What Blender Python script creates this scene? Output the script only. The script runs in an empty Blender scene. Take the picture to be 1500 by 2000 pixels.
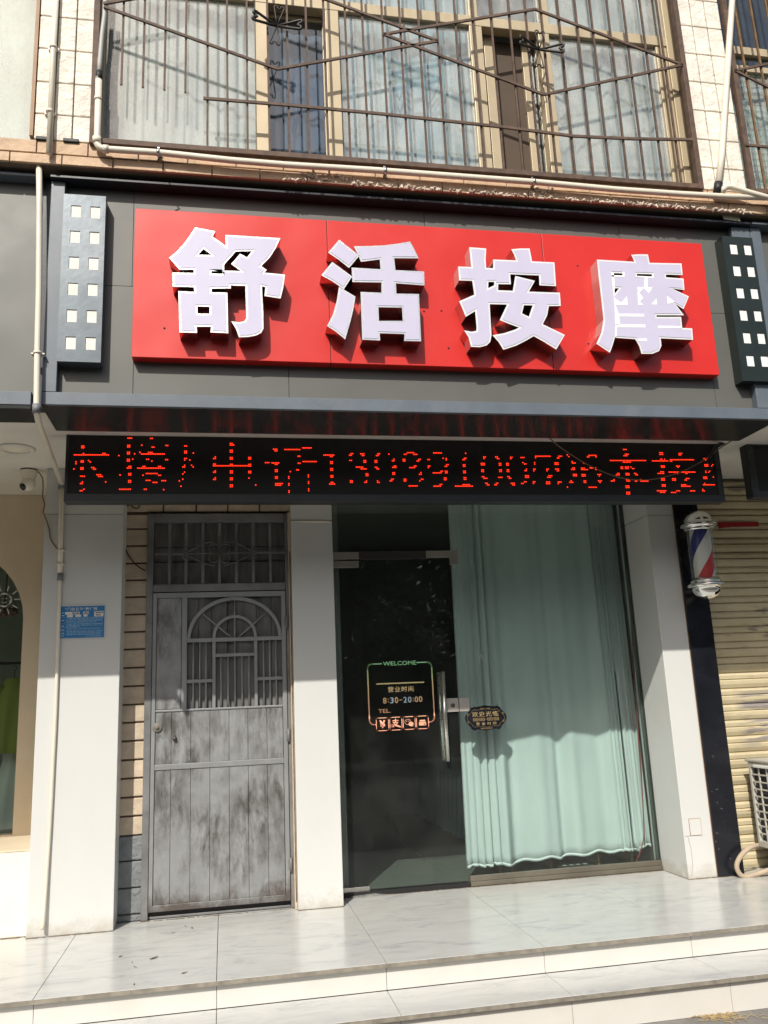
import bpy, bmesh, math, random
from mathutils import Vector, Matrix
from mathutils.geometry import tessellate_polygon
random.seed(7)
S = bpy.context.scene
COL = S.collection
rad = math.radians

# ------------------------------------------------------------------ camera
PITCH, YAW, ROLL, FPX = .222502, .191941, -.0448650, 1651.85
CAM = Vector((0, -6.001, 1.3))
_f = Vector((math.sin(YAW)*math.cos(PITCH), math.cos(YAW)*math.cos(PITCH), math.sin(PITCH)))
_r0 = Vector((math.cos(YAW), -math.sin(YAW), 0)); _u0 = _r0.cross(_f)
_r = _r0*math.cos(ROLL)+_u0*math.sin(ROLL); _u = -_r0*math.sin(ROLL)+_u0*math.cos(ROLL)
cd = bpy.data.cameras.new('camera'); cam = bpy.data.objects.new('camera', cd); COL.objects.link(cam)
cd.sensor_fit = 'VERTICAL'; cd.sensor_height = 36; cd.lens = FPX/2000*36; cd.clip_end = 500; cd.clip_start = .05
cam.matrix_world = Matrix(((_r.x, _u.x, -_f.x, CAM.x), (_r.y, _u.y, -_f.y, CAM.y), (_r.z, _u.z, -_f.z, CAM.z), (0, 0, 0, 1)))
S.camera = cam
def P(px, py, y):                 # where a measured sight line meets the upright plane at depth y
    d = _f+_r*((px-750)/FPX)-_u*((py-1000)/FPX); t = (y-CAM.y)/d.y
    return CAM+d*t
def PX(px, py, y): return P(px, py, y).x
def PZ(px, py, y): return P(px, py, y).z
def PG(px, py, z):
    d = _f+_r*((px-750)/FPX)-_u*((py-1000)/FPX); t = (z-CAM.z)/d.z
    return CAM+d*t

# ------------------------------------------------------------------ light
SUN = Vector((-.44, -1, .968)).normalized()
w = bpy.data.worlds.new('World'); S.world = w; w.use_nodes = True
nt = w.node_tree; bg = nt.nodes['Background']
sky = nt.nodes.new('ShaderNodeTexSky'); sky.sky_type = 'NISHITA'; sky.sun_disc = False
sky.sun_elevation = math.asin(SUN.z); sky.sun_rotation = math.atan2(SUN.x, SUN.y)
sky.dust_density = 3.0; sky.air_density = 1.3
nt.links.new(sky.outputs[0], bg.inputs[0]); bg.inputs[1].default_value = .11
sl = bpy.data.lights.new('sun', 'SUN'); sl.energy = 4.5; sl.angle = rad(.5); sl.color = (1, .95, .86)
so = bpy.data.objects.new('sun', sl); COL.objects.link(so)
so.rotation_euler = SUN.to_track_quat('Z', 'Y').to_euler(); so.location = (-6, -12, 10)
S.view_settings.view_transform = 'Standard'; S.view_settings.look = 'None'
S.view_settings.gamma = 1; S.view_settings.exposure = 0; S.view_settings.use_curve_mapping = False
S.cycles.max_bounces = 10; S.cycles.transparent_max_bounces = 16
S.cycles.caustics_reflective = False; S.cycles.caustics_refractive = False
S.cycles.sample_clamp_indirect = 4.0

# ------------------------------------------------------------------ materials
def srgb(r, g, b):
    f = lambda c: c/12.92 if c <= .04045 else ((c+.055)/1.055)**2.4
    return (f(r/255), f(g/255), f(b/255))
class N:
    def __init__(s, name):
        s.m = bpy.data.materials.new(name); s.m.use_nodes = True; s.t = s.m.node_tree
        s.b = s.t.nodes['Principled BSDF']; s.out = s.t.nodes['Material Output']
    def n(s, kind, **kw):
        x = s.t.nodes.new(kind)
        for k, v in kw.items():
            if k in x.inputs: x.inputs[k].default_value = v
            else: setattr(x, k, v)
        return x
    def l(s, a, b): s.t.links.new(a, b)
    def coord(s, scale=(1, 1, 1)):
        c = s.n('ShaderNodeTexCoord'); mp = s.n('ShaderNodeMapping'); mp.inputs['Scale'].default_value = scale
        s.l(c.outputs['Object'], mp.inputs['Vector']); return mp.outputs[0]
    def noise(s, scale=(1, 1, 1), sc=5, det=6, rough=.6, dist=0):
        x = s.n('ShaderNodeTexNoise'); x.inputs['Scale'].default_value = sc; x.inputs['Detail'].default_value = det
        x.inputs['Roughness'].default_value = rough; x.inputs['Distortion'].default_value = dist
        s.l(s.coord(scale), x.inputs['Vector']); return x.outputs['Fac']
    def ramp(s, fac, stops):
        x = s.n('ShaderNodeValToRGB'); e = x.color_ramp.elements
        e[0].position, e[0].color = stops[0][0], (*stops[0][1], 1); e[1].position, e[1].color = stops[-1][0], (*stops[-1][1], 1)
        for p, c in stops[1:-1]:
            q = e.new(p); q.color = (*c, 1)
        s.l(fac, x.inputs[0]); return x.outputs[0]
    def mix(s, fac, a, b):
        x = s.n('ShaderNodeMix', data_type='RGBA')
        for sock, v in ((x.inputs[0], fac), (x.inputs[6], a), (x.inputs[7], b)):
            if isinstance(v, (int, float)): sock.default_value = v
            elif isinstance(v, tuple): sock.default_value = (*v, 1)
            else: s.l(v, sock)
        return x.outputs[2]
    def bump(s, h, strength=.3, dist=.01):
        x = s.n('ShaderNodeBump'); x.inputs['Strength'].default_value = strength; x.inputs['Distance'].default_value = dist
        s.l(h, x.inputs['Height']); s.l(x.outputs[0], s.b.inputs['Normal'])
    def col(s, c): s.l(c, s.b.inputs['Base Color'])
def sc(c, k): return tuple(min(1, v*k) for v in c)
def mat(name, c, rough=.55, metal=0, var=.12, scl=3, dirt=None, dirt_amt=.5, bump=.08, spec=.5, stretch=(1, 1, 1)):
    m = N(name); m.b.inputs['Roughness'].default_value = rough; m.b.inputs['Metallic'].default_value = metal
    m.b.inputs['Specular IOR Level'].default_value = spec
    a = m.ramp(m.noise(stretch, scl), [(.3, sc(c, 1-var)), (.7, sc(c, 1+var))])
    if dirt:
        d = m.ramp(m.noise(stretch, scl*.7, 8, .7, .4), [(.52, (0, 0, 0)), (.75, (dirt_amt,)*3)])
        a = m.mix(d, a, dirt)
    m.col(a)
    r = m.n('ShaderNodeMapRange'); r.inputs['To Min'].default_value = max(0, rough-.08); r.inputs['To Max'].default_value = min(1, rough+.1)
    m.l(m.noise((1, 1, 1), scl*4), r.inputs[0]); m.l(r.outputs[0], m.b.inputs['Roughness'])
    if bump: m.bump(m.noise((1, 1, 1), scl*12, 4), bump, .004)
    return m.m
def glassmat(name, tint=(.86, .93, .9), ior=1.5, dust=.02):
    m = N(name); m.t.nodes.remove(m.b)
    tr = m.n('ShaderNodeBsdfTransparent'); tr.inputs[0].default_value = (*tint, 1)
    gl = m.n('ShaderNodeBsdfGlossy'); gl.inputs['Roughness'].default_value = .0
    fr = m.n('ShaderNodeFresnel'); ge = m.n('ShaderNodeNewGeometry')      # same reflectance on both faces of the pane
    k = m.n('ShaderNodeMath', operation='MULTIPLY_ADD'); m.l(ge.outputs['Backfacing'], k.inputs[0]); k.inputs[1].default_value = -2; k.inputs[2].default_value = 1
    pw = m.n('ShaderNodeMath', operation='POWER'); pw.inputs[0].default_value = ior; m.l(k.outputs[0], pw.inputs[1]); m.l(pw.outputs[0], fr.inputs['IOR'])
    mx = m.n('ShaderNodeMixShader'); m.l(fr.outputs[0], mx.inputs[0]); m.l(tr.outputs[0], mx.inputs[1]); m.l(gl.outputs[0], mx.inputs[2])
    df = m.n('ShaderNodeBsdfDiffuse'); df.inputs[0].default_value = (.74, .74, .70, 1)
    m2 = m.n('ShaderNodeMixShader')
    rr = m.n('ShaderNodeMapRange'); rr.inputs['From Min'].default_value = .4; rr.inputs['From Max'].default_value = .8
    rr.inputs['To Min'].default_value = dust*.45; rr.inputs['To Max'].default_value = dust*2; m.l(m.noise((1, 1, .6), 4, 8, .7), rr.inputs[0])
    m.l(rr.outputs[0], m2.inputs[0]); m.l(mx.outputs[0], m2.inputs[1]); m.l(df.outputs[0], m2.inputs[2])
    m.l(m2.outputs[0], m.out.inputs[0]); return m.m
def clothmat(name, c, trans=.35, weave=True):
    m = N(name); m.t.nodes.remove(m.b)
    a = m.ramp(m.noise((1, 1, .3), 4), [(.3, sc(c, .93)), (.7, sc(c, 1.05))])
    d = m.n('ShaderNodeBsdfDiffuse'); t = m.n('ShaderNodeBsdfTranslucent'); x = m.n('ShaderNodeMixShader'); x.inputs[0].default_value = trans
    bp = m.n('ShaderNodeBump'); bp.inputs['Strength'].default_value = .35; bp.inputs['Distance'].default_value = .012
    m.l(m.noise((1, 1, .28), 16, 7, .65, .5), bp.inputs['Height']); m.l(bp.outputs[0], d.inputs['Normal']); m.l(bp.outputs[0], t.inputs['Normal'])
    m.l(a, d.inputs[0]); m.l(a, t.inputs[0]); m.l(d.outputs[0], x.inputs[1]); m.l(t.outputs[0], x.inputs[2]); m.l(x.outputs[0], m.out.inputs[0]); return m.m
def emit(name, c, s):
    m = N(name); m.b.inputs['Base Color'].default_value = (*sc(c, .4), 1); m.b.inputs['Emission Color'].default_value = (*c, 1); m.b.inputs['Emission Strength'].default_value = s; return m.m
M = {}
M['panel'] = mat('composite_panel_grey', (.112, .114, .104), .45, var=.05, scl=1.2, dirt=(.098, .098, .09), dirt_amt=.35, bump=.02)
M['frame'] = mat('painted_frame_slate', (.115, .14, .17), .42, var=.12, scl=4, dirt=(.2, .21, .22), dirt_amt=.5, bump=.03)
M['trim'] = mat('dark_steel_trim', (.018, .021, .028), .4, var=.3, scl=3, dirt=(.06, .06, .065), dirt_amt=.4)
M['under'] = mat('glossy_dark_panel', (.035, .036, .036), .2, var=.2, scl=2, bump=0, spec=.13)
M['red'] = mat('red_sign_panel', (.62, .022, .016), .38, var=.05, scl=1.5, dirt=(.42, .02, .015), dirt_amt=.3, bump=.01)
def ripple(name, sc_, dist):
    m = bpy.data.materials[name]; t = m.node_tree; b_ = t.nodes['Principled BSDF']
    n1 = t.nodes.new('ShaderNodeTexNoise'); n1.inputs['Scale'].default_value = sc_; n1.inputs['Detail'].default_value = 1
    c_ = t.nodes.new('ShaderNodeTexCoord'); t.links.new(c_.outputs['Object'], n1.inputs['Vector'])
    bp_ = t.nodes.new('ShaderNodeBump'); bp_.inputs['Strength'].default_value = .5; bp_.inputs['Distance'].default_value = dist; t.links.new(n1.outputs['Fac'], bp_.inputs['Height'])
    old = b_.inputs['Normal'].links[0].from_node if b_.inputs['Normal'].links else None
    if old: t.links.new(bp_.outputs[0], old.inputs['Normal'])
    else: t.links.new(bp_.outputs[0], b_.inputs['Normal'])
ripple('composite_panel_grey', 1.6, .03); ripple('red_sign_panel', 2.2, .02)
M['lav'] = mat('frosted_acrylic', (.55, .525, .68), .4, var=.025, scl=14, bump=.02, stretch=(1, 1, .5))
M['chrome'] = mat('bright_trim_metal', (.80, .79, .77), .22, .9, var=.08, scl=18, bump=.25)
M['glinttrim'] = mat('chrome_trim_bright_reflection', (.80, .80, .80), .3, .15, var=.05, scl=18, bump=.1)  # chrome trim again, its bright reflection put into a whiter base colour
M['return'] = mat('mirror_return_metal', (.6, .55, .53), .12, 1, var=.15, scl=6, bump=.1)
M['white'] = mat('white_clad_panel', (.61, .615, .60), .4, var=.02, scl=2, dirt=(.55, .53, .48), dirt_amt=.22, bump=.015, stretch=(1, 1, .4))
def splash(name, z0, z1, c):      # road dirt thrown up at the foot
    m = bpy.data.materials[name]; t = m.node_tree; b_ = t.nodes['Principled BSDF']; src = b_.inputs['Base Color'].links[0].from_socket
    c_ = t.nodes.new('ShaderNodeTexCoord'); sp = t.nodes.new('ShaderNodeSeparateXYZ'); t.links.new(c_.outputs['Object'], sp.inputs[0])
    mr = t.nodes.new('ShaderNodeMapRange'); mr.inputs['From Min'].default_value = z1; mr.inputs['From Max'].default_value = z0; mr.inputs['To Max'].default_value = .45; t.links.new(sp.outputs['Z'], mr.inputs[0])
    n1 = t.nodes.new('ShaderNodeTexNoise'); n1.inputs['Scale'].default_value = 9; n1.inputs['Detail'].default_value = 9; n1.inputs['Roughness'].default_value = .75; t.links.new(c_.outputs['Object'], n1.inputs['Vector'])
    ad = t.nodes.new('ShaderNodeMath'); t.links.new(mr.outputs[0], ad.inputs[0]); t.links.new(n1.outputs['Fac'], ad.inputs[1])
    rp = t.nodes.new('ShaderNodeValToRGB'); rp.color_ramp.elements[0].position = .66; rp.color_ramp.elements[1].position = .95; rp.color_ramp.elements[1].color = (.55, .55, .55, 1); t.links.new(ad.outputs[0], rp.inputs[0])
    mx = t.nodes.new('ShaderNodeMix'); mx.data_type = 'RGBA'; t.links.new(rp.outputs[0], mx.inputs[0]); t.links.new(src, mx.inputs[6]); mx.inputs[7].default_value = (*c, 1); t.links.new(mx.outputs[2], b_.inputs['Base Color'])
splash('white_clad_panel', .0, .16, (.36, .31, .24))
M['soffit'] = mat('soffit_paint', (.72, .70, .64), .7, var=.05, scl=3, dirt=(.4, .36, .3), dirt_amt=.3)
M['beige'] = mat('beige_wall_paint', (.70, .59, .43), .75, var=.04, scl=4, dirt=(.58, .47, .33), dirt_amt=.2, bump=.1)
M['cream'] = mat('cream_wall_paint', (.82, .76, .65), .75, var=.03, scl=4, dirt=(.6, .5, .38), dirt_amt=.3, bump=.1)
M['pvc'] = mat('cream_pvc_pipe', (.74, .68, .57), .4, var=.05, scl=6, dirt=(.5, .43, .33), dirt_amt=.3, bump=.02)
M['pvcgrey'] = mat('grey_pvc_socket', (.16, .17, .18), .5)
M['rust'] = mat('rusty_brown_bars', (.10, .062, .045), .7, var=.4, scl=20, dirt=(.2, .1, .05), dirt_amt=.5, bump=.2)
M['blackiron'] = mat('black_wrought_iron', (.02, .015, .012), .5)
M['alu'] = mat('champagne_window_frame', (.52, .43, .29), .42, .15, var=.08, scl=5, dirt=(.3, .24, .15), dirt_amt=.45, stretch=(1, 1, .3))
M['tilegrout'] = mat('tile_grout', (.2, .16, .12), .9)
M['plaster'] = mat('peeling_plaster', (.72, .62, .52), .9, var=.3, scl=30, bump=.4)
M['black'] = mat('black_gloss_panel', (.012, .013, .018), .22, var=.3, scl=3, dirt=(.03, .033, .04), dirt_amt=.5, bump=.01)
M['blackmat'] = mat('black_matt_housing', (.012, .012, .013), .55, var=.3)
M['steel'] = mat('brushed_steel', (.6, .57, .53), .28, 1, var=.1, scl=10, stretch=(1, 1, 8), bump=.05)
M['chromesm'] = mat('polished_chrome', (.82, .82, .8), .05, 1, var=.03, bump=0)
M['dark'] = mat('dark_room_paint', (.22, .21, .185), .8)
M['wood'] = mat('shelf_wood', (.33, .2, .11), .6, var=.2, scl=5, stretch=(8, 1, 1))
M['asphalt'] = mat('street_concrete', (.2, .19, .175), .85, var=.2, scl=8, dirt=(.12, .11, .1), dirt_amt=.5, bump=.5)
M['glass'] = glassmat('shop_glass', (.88, .935, .915), 1.45, .010)
M['glassw'] = glassmat('window_glass', (.93, .96, .97), 2.1, .26)
M['glassdark'] = glassmat('tinted_window_glass', (.62, .70, .78), 2.0, .03)
M['curtain'] = clothmat('aqua_curtain', (.80, .855, .865), .3)
M['hem'] = clothmat('curtain_hem', (.84, .885, .89), .1)
M['nets'] = clothmat('pale_net_curtain', (.80, .85, .81), .2)
M['netblue'] = clothmat('pale_blue_curtain', (.64, .84, .90), .2)
M['skysheet'] = clothmat('sky_reflection_sheet', (.42, .455, .48), .1)  # sky reflection of the narrow sash, put into a blue grey cloth colour
M['greencurt'] = clothmat('pale_green_curtain', (.72, .84, .76), .2)
M['green'] = clothmat('lime_cloth', (.30, .34, .085), .15)
M['bluecloth'] = clothmat('blue_bed_skirt', (.50, .66, .76), .1)
M['blue'] = mat('blue_notice_plate', (.008, .17, .42), .4, var=.05, bump=0)
M['paper'] = mat('white_paper', (.72, .71, .68), .7, var=.03, bump=0)
M['ink'] = mat('black_ink', (.02, .02, .025), .6, bump=0)
M['gold'] = mat('gold_lettering', (.40, .29, .13), .4, .3, var=.1, bump=0)
M['leaf'] = mat('dry_leaf', (.13, .075, .035), .8, var=.4, scl=40)
M['straw'] = mat('dry_straw', (.42, .31, .15), .8, var=.4, scl=40)
M['acwhite'] = mat('ac_paint_grey', (.5, .48, .42), .5, var=.06, dirt=(.3, .26, .2), dirt_amt=.4)
M['foam'] = mat('foam_pipe_lagging', (.42, .34, .25), .8, var=.12, scl=12)
M['brick'] = None; M['cable'] = mat('black_cable', (.015, .014, .014), .5)
M['wire'] = mat('brown_wire', (.20, .13, .075), .6); M['redwire'] = mat('red_wire', (.25, .04, .03), .5); M['pink'] = mat('pink_cable', (.45, .1, .17), .5)
M['led'] = emit('led_red', (1, .03, .008), 2.7); M['ledoff'] = None
M['tape'] = mat('red_tape', (.35, .012, .015), .45)
M['capgrey'] = mat('grey_blind', (.4, .4, .38), .5)

def door_mat(name, lite, worn):
    m = N(name); m.b.inputs['Roughness'].default_value = .46; m.b.inputs['Metallic'].default_value = .2
    base = m.ramp(m.noise((1, 1, .8), 4, 8, .7), [(.3, sc(lite, .82)), (.7, sc(lite, 1.12))])
    area = m.ramp(m.noise((1, 1, .8), 2.1, 5, .6), [(.36, (0, 0, 0)), (.52, (1, 1, 1))])
    brush = m.ramp(m.noise((5, 1, 1.5), 2.6, 9, .72, .2), [(.38, (0, 0, 0)), (.60, (1, 1, 1))])
    mu = m.n('ShaderNodeMix', data_type='RGBA', blend_type='MULTIPLY'); mu.inputs[0].default_value = 1; m.l(area, mu.inputs[6]); m.l(brush, mu.inputs[7])
    c = m.mix(mu.outputs[2], base, (.092, .086, .082)) if worn else base
    fine = m.ramp(m.noise((30, 1, 14), 3, 4, .8), [(.62, (0, 0, 0)), (.7, (.35, .35, .35))]); c = m.mix(fine, c, (.10, .09, .085))
    cc = m.n('ShaderNodeTexCoord'); sp = m.n('ShaderNodeSeparateXYZ'); m.l(cc.outputs['Object'], sp.inputs[0])
    lo = m.n('ShaderNodeMapRange'); lo.inputs['From Min'].default_value = .34; lo.inputs['From Max'].default_value = .05; lo.inputs['To Min'].default_value = 0; lo.inputs['To Max'].default_value = .42; m.l(sp.outputs['Z'], lo.inputs[0])
    ad = m.n('ShaderNodeMath', operation='ADD'); m.l(lo.outputs[0], ad.inputs[0]); m.l(m.noise((1, 1, .7), 3.6, 9, .75), ad.inputs[1])
    c = m.mix(m.ramp(ad.outputs[0], [(.74, (0, 0, 0)), (.92, (.85, .85, .85))]), c, (.07, .05, .04))
    rust = m.ramp(m.noise((1, 1, 1), 4.5, 9, .78), [(.66, (0, 0, 0)), (.74, (.7, .7, .7))])
    m.col(m.mix(rust, c, (.095, .05, .03))); m.bump(m.noise((1, 1, 1), 60, 4), .12, .003); return m.m
M['door'] = door_mat('sprayed_steel_sheet', (.30, .31, .315), True); M['doorrail'] = door_mat('sprayed_steel_rail', (.265, .275, .28), False)
M['doorframe'] = mat('grey_door_frame', (.18, .182, .182), .5, .1, var=.25, scl=5, dirt=(.07, .058, .05), dirt_amt=.6)
M['plank'] = mat('old_grey_planks', (.145, .145, .14), .85, var=.35, scl=4, dirt=(.2, .2, .195), dirt_amt=.6, stretch=(5, 1, .6), bump=.4)
def marble():
    m = N('polished_marble_tile'); m.b.inputs['Roughness'].default_value = .22
    v = m.ramp(m.noise((1.2, 3.2, 1), 2.2, 12, .74, 1.1), [(.38, (.43, .44, .445)), (.46, (.525, .53, .52)), (.6, (.575, .575, .555))])
    d = m.ramp(m.noise((1, 1, 1), 1.7, 9, .75), [(.5, (0, 0, 0)), (.8, (.5, .5, .5))])
    m.col(m.mix(d, v, (.50, .475, .425)))
    r = m.n('ShaderNodeMapRange'); r.inputs['To Min'].default_value = .07; r.inputs['To Max'].default_value = .32; m.l(m.noise((1, 1, 1), 5, 8, .7), r.inputs[0]); m.l(r.outputs[0], m.b.inputs['Roughness'])
    return m.m
M['marble'] = marble()
M['riser'] = mat('white_riser_tile', (.64, .62, .58), .35, var=.03, scl=3, dirt=(.55, .51, .44), dirt_amt=.35, bump=.02)
def brickm(name, c, bump):
    m = N(name); m.b.inputs['Roughness'].default_value = .7
    a = m.ramp(m.noise((1, 1, 1), 7, 8, .7), [(.3, sc(c, .75)), (.7, sc(c, 1.15))]); m.col(a)
    m.bump(m.noise((1, 1, 1), 22, 5, .6, .6), bump, .02); return m.m
M['brick'] = brickm('beige_wall_brick', (.57, .465, .345), .35)
M['slate'] = brickm('grey_cleft_slate', (.20, .215, .22), .9)
M['walltile'] = brickm('embossed_wall_tile', (.84, .78, .69), .65)
M['ledge'] = brickm('stained_ledge_tile', (.60, .42, .28), .4)
def shutterm():
    m = N('weathered_shutter_paint'); m.b.inputs['Roughness'].default_value = .55
    a = m.ramp(m.noise((1, 1, 1), 3, 8, .7), [(.3, (.50, .43, .275)), (.7, (.66, .575, .385))])
    r = m.ramp(m.noise((.6, 1, 8), 5, 8, .75), [(.60, (0, 0, 0)), (.68, (.85, .85, .85))])
    g = m.ramp(m.noise((.5, 1, 1.6), 4, 3, .5), [(.66, (0, 0, 0)), (.69, (.75, .75, .75))])
    cc = m.n('ShaderNodeTexCoord'); sp = m.n('ShaderNodeSeparateXYZ'); m.l(cc.outputs['Object'], sp.inputs[0])
    def window(sock, a0, a1, b1, b0):
        u = m.n('ShaderNodeMapRange', **{}); u.inputs['From Min'].default_value = a0; u.inputs['From Max'].default_value = a1; m.l(sock, u.inputs[0])
        v = m.n('ShaderNodeMapRange'); v.inputs['From Min'].default_value = b0; v.inputs['From Max'].default_value = b1; m.l(sock, v.inputs[0])
        k = m.n('ShaderNodeMath', operation='MULTIPLY'); m.l(u.outputs[0], k.inputs[0]); m.l(v.outputs[0], k.inputs[1]); return k.outputs[0]
    wz = window(sp.outputs['Z'], PZ(1470, 1465, .05), PZ(1470, 1440, .05), PZ(1470, 1362, .05), PZ(1470, 1340, .05)); wx = window(sp.outputs['X'], PX(1436, 1400, .05), PX(1460, 1400, .05), 9, 10)
    kk = m.n('ShaderNodeMath', operation='MULTIPLY'); m.l(wz, kk.inputs[0]); m.l(wx, kk.inputs[1])
    n2 = m.ramp(m.noise((.35, 1, 4.2), 5.5, 7, .62), [(.47, (0, 0, 0)), (.53, (.9, .9, .9))])      # torn remains of pasted bills
    mk = m.n('ShaderNodeMath', operation='MULTIPLY'); m.l(kk.outputs[0], mk.inputs[0]); m.l(n2, mk.inputs[1])
    m.col(m.mix(mk.outputs[0], m.mix(g, m.mix(r, a, (.2, .085, .03)), (.2, .18, .16)), (.23, .205, .21))); return m.m
M['shutter'] = shutterm()
def ledoff():
    m = N('unlit_led_matrix'); m.b.inputs['Roughness'].default_value = .6
    v = m.n('ShaderNodeTexVoronoi', feature='F1'); v.inputs['Scale'].default_value = 100; v.inputs['Randomness'].default_value = 0
    m.l(m.coord(), v.inputs['Vector'])
    m.col(m.ramp(v.outputs['Distance'], [(.28, (.03, .011, .009)), (.36, (.008, .007, .007))])); return m.m
M['ledoff'] = ledoff()

# ------------------------------------------------------------------ mesh helpers
class MB:
    def __init__(s): s.v = []; s.f = []; s.sm = []
    def add(s, vs, fs, smooth=False):
        o = len(s.v); s.v += [tuple(v) for v in vs]; s.f += [[i+o for i in f] for f in fs]; s.sm += [smooth]*len(fs); return s
    def box(s, x0, x1, y0, y1, z0, z1):
        x0, x1 = min(x0, x1), max(x0, x1); y0, y1 = min(y0, y1), max(y0, y1); z0, z1 = min(z0, z1), max(z0, z1)
        return s.add([(x0, y0, z0), (x1, y0, z0), (x1, y1, z0), (x0, y1, z0), (x0, y0, z1), (x1, y0, z1), (x1, y1, z1), (x0, y1, z1)],
                     [(0, 3, 2, 1), (4, 5, 6, 7), (0, 1, 5, 4), (1, 2, 6, 5), (2, 3, 7, 6), (3, 0, 4, 7)])
    def bar(s, a, b, wid, dep):            # square rod between two points; wid across, dep along y
        a, b = Vector(a), Vector(b); d = (b-a).normalized(); n = Vector((0, 1, 0)); n = (n-d*n.dot(d))
        n = n.normalized() if n.length > 1e-4 else Vector((1, 0, 0)); t = d.cross(n)
        q = [t*wid/2-n*dep/2, t*wid/2+n*dep/2, -t*wid/2+n*dep/2, -t*wid/2-n*dep/2]
        return s.add([a+k for k in q]+[b+k for k in q], [(0, 1, 2, 3), (7, 6, 5, 4), (0, 4, 5, 1), (1, 5, 6, 2), (2, 6, 7, 3), (3, 7, 4, 0)])
    def tube(s, pts, r, seg=10, cap=True, closed=False):
        pts = [Vector(p) for p in pts]; n = len(pts); rr = r if isinstance(r, (list, tuple)) else [r]*n
        vs = []; up = None
        for i, p in enumerate(pts):
            d = (pts[min(i+1, n-1)]-pts[max(i-1, 0)]).normalized()
            if up is None:
                up = Vector((0, 0, 1)) if abs(d.z) < .9 else Vector((1, 0, 0))
            up = (up-d*up.dot(d)).normalized(); q = d.cross(up)
            vs += [p+(up*math.cos(2*math.pi*k/seg)+q*math.sin(2*math.pi*k/seg))*rr[i] for k in range(seg)]
        fs = []
        for i in range(n-1):
            for k in range(seg):
                k2 = (k+1) % seg; fs.append((i*seg+k, i*seg+k2, (i+1)*seg+k2, (i+1)*seg+k))
        if cap: fs += [tuple(range(seg))[::-1], tuple((n-1)*seg+k for k in range(seg))]
        return s.add(vs, fs, True)
    def lathe(s, prof, c, seg=28, axis='z'):
        vs = []; n = len(prof); c = Vector(c)
        for r, h in prof:
            for k in range(seg):
                a = 2*math.pi*k/seg
                o = (r*math.cos(a), r*math.sin(a), h) if axis == 'z' else ((r*math.cos(a), h, r*math.sin(a)) if axis == 'y' else (h, r*math.cos(a), r*math.sin(a)))
                vs.append(c+Vector(o))
        fs = [(i*seg+k, i*seg+(k+1) % seg, (i+1)*seg+(k+1) % seg, (i+1)*seg+k) for i in range(n-1) for k in range(seg)]
        return s.add(vs, fs, True)
    def prism(s, polys, y0, y1, front=True, back=True, sides=True):   # polys of (x,z): outline then holes; y0 is the front
        flat = [p for q in polys for p in q]
        n = len(flat); vs = [(p[0], y0, p[1]) for p in flat]+[(p[0], y1, p[1]) for p in flat]
        tri = tessellate_polygon([[Vector((p[0], p[1], 0)) for p in q] for q in polys])
        fs = []
        if front: fs += [tuple(t) for t in tri]
        if back: fs += [tuple(i+n for i in t)[::-1] for t in tri]
        if sides:
            o = 0
            for q in polys:
                m = len(q)
                for i in range(m):
                    j = (i+1) % m; fs.append((o+i, o+j, n+o+j, n+o+i))
                o += m
        return s.add(vs, fs)
    def mesh(s, name):
        me = bpy.data.meshes.new(name); me.from_pydata(s.v, [], s.f)
        me.polygons.foreach_set('use_smooth', s.sm)
        bm = bmesh.new(); bm.from_mesh(me); bmesh.ops.recalc_face_normals(bm, faces=bm.faces[:]); bm.to_mesh(me); bm.free()
        return me
def obj(name, mb, m, parent=None, bevel=0, seg=2):
    me = mb.mesh(name) if isinstance(mb, MB) else mb
    if not me.materials: me.materials.append(M[m] if isinstance(m, str) else m)
    o = bpy.data.objects.new(name, me); COL.objects.link(o)
    if parent is not None:
        o.parent = parent; o.matrix_parent_inverse = Matrix.Translation(-parent.location)
    if bevel:
        b = o.modifiers.new('bevel', 'BEVEL'); b.width = bevel; b.segments = seg; b.limit_method = 'ANGLE'; b.angle_limit = rad(40)
    return o
def tag(o, label, cat, group=None, kind=None):
    o['label'] = label; o['category'] = cat
    if group: o['group'] = group
    if kind: o['kind'] = kind
    return o
def thing(name, loc, label, cat, group=None):
    o = bpy.data.objects.new(name, None); COL.objects.link(o); o.location = loc; o.empty_display_size = .1
    return tag(o, label, cat, group)
def struct(name, mb, m, bevel=0):
    o = obj(name, mb, m, bevel=bevel); o['kind'] = 'structure'; return o
def box(*a): return MB().box(*a)
def inset(poly, d):
    n = len(poly); area = sum(poly[i][0]*poly[(i+1) % n][1]-poly[(i+1) % n][0]*poly[i][1] for i in range(n))
    sg = 1 if area > 0 else -1; out = []
    for i in range(n):
        a, b, c = Vector(poly[i-1]), Vector(poly[i]), Vector(poly[(i+1) % n])
        d1 = (b-a).normalized(); d2 = (c-b).normalized(); n1 = Vector((-d1.y, d1.x))*sg; n2 = Vector((-d2.y, d2.x))*sg
        h = n1+n2; k = h.length_squared
        h = h*(2/k) if k > .25 else h.normalized()*2
        if h.length > 2.2: h = h.normalized()*2.2
        out.append(tuple(b+h*d))
    return out
_txt = {}
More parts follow.
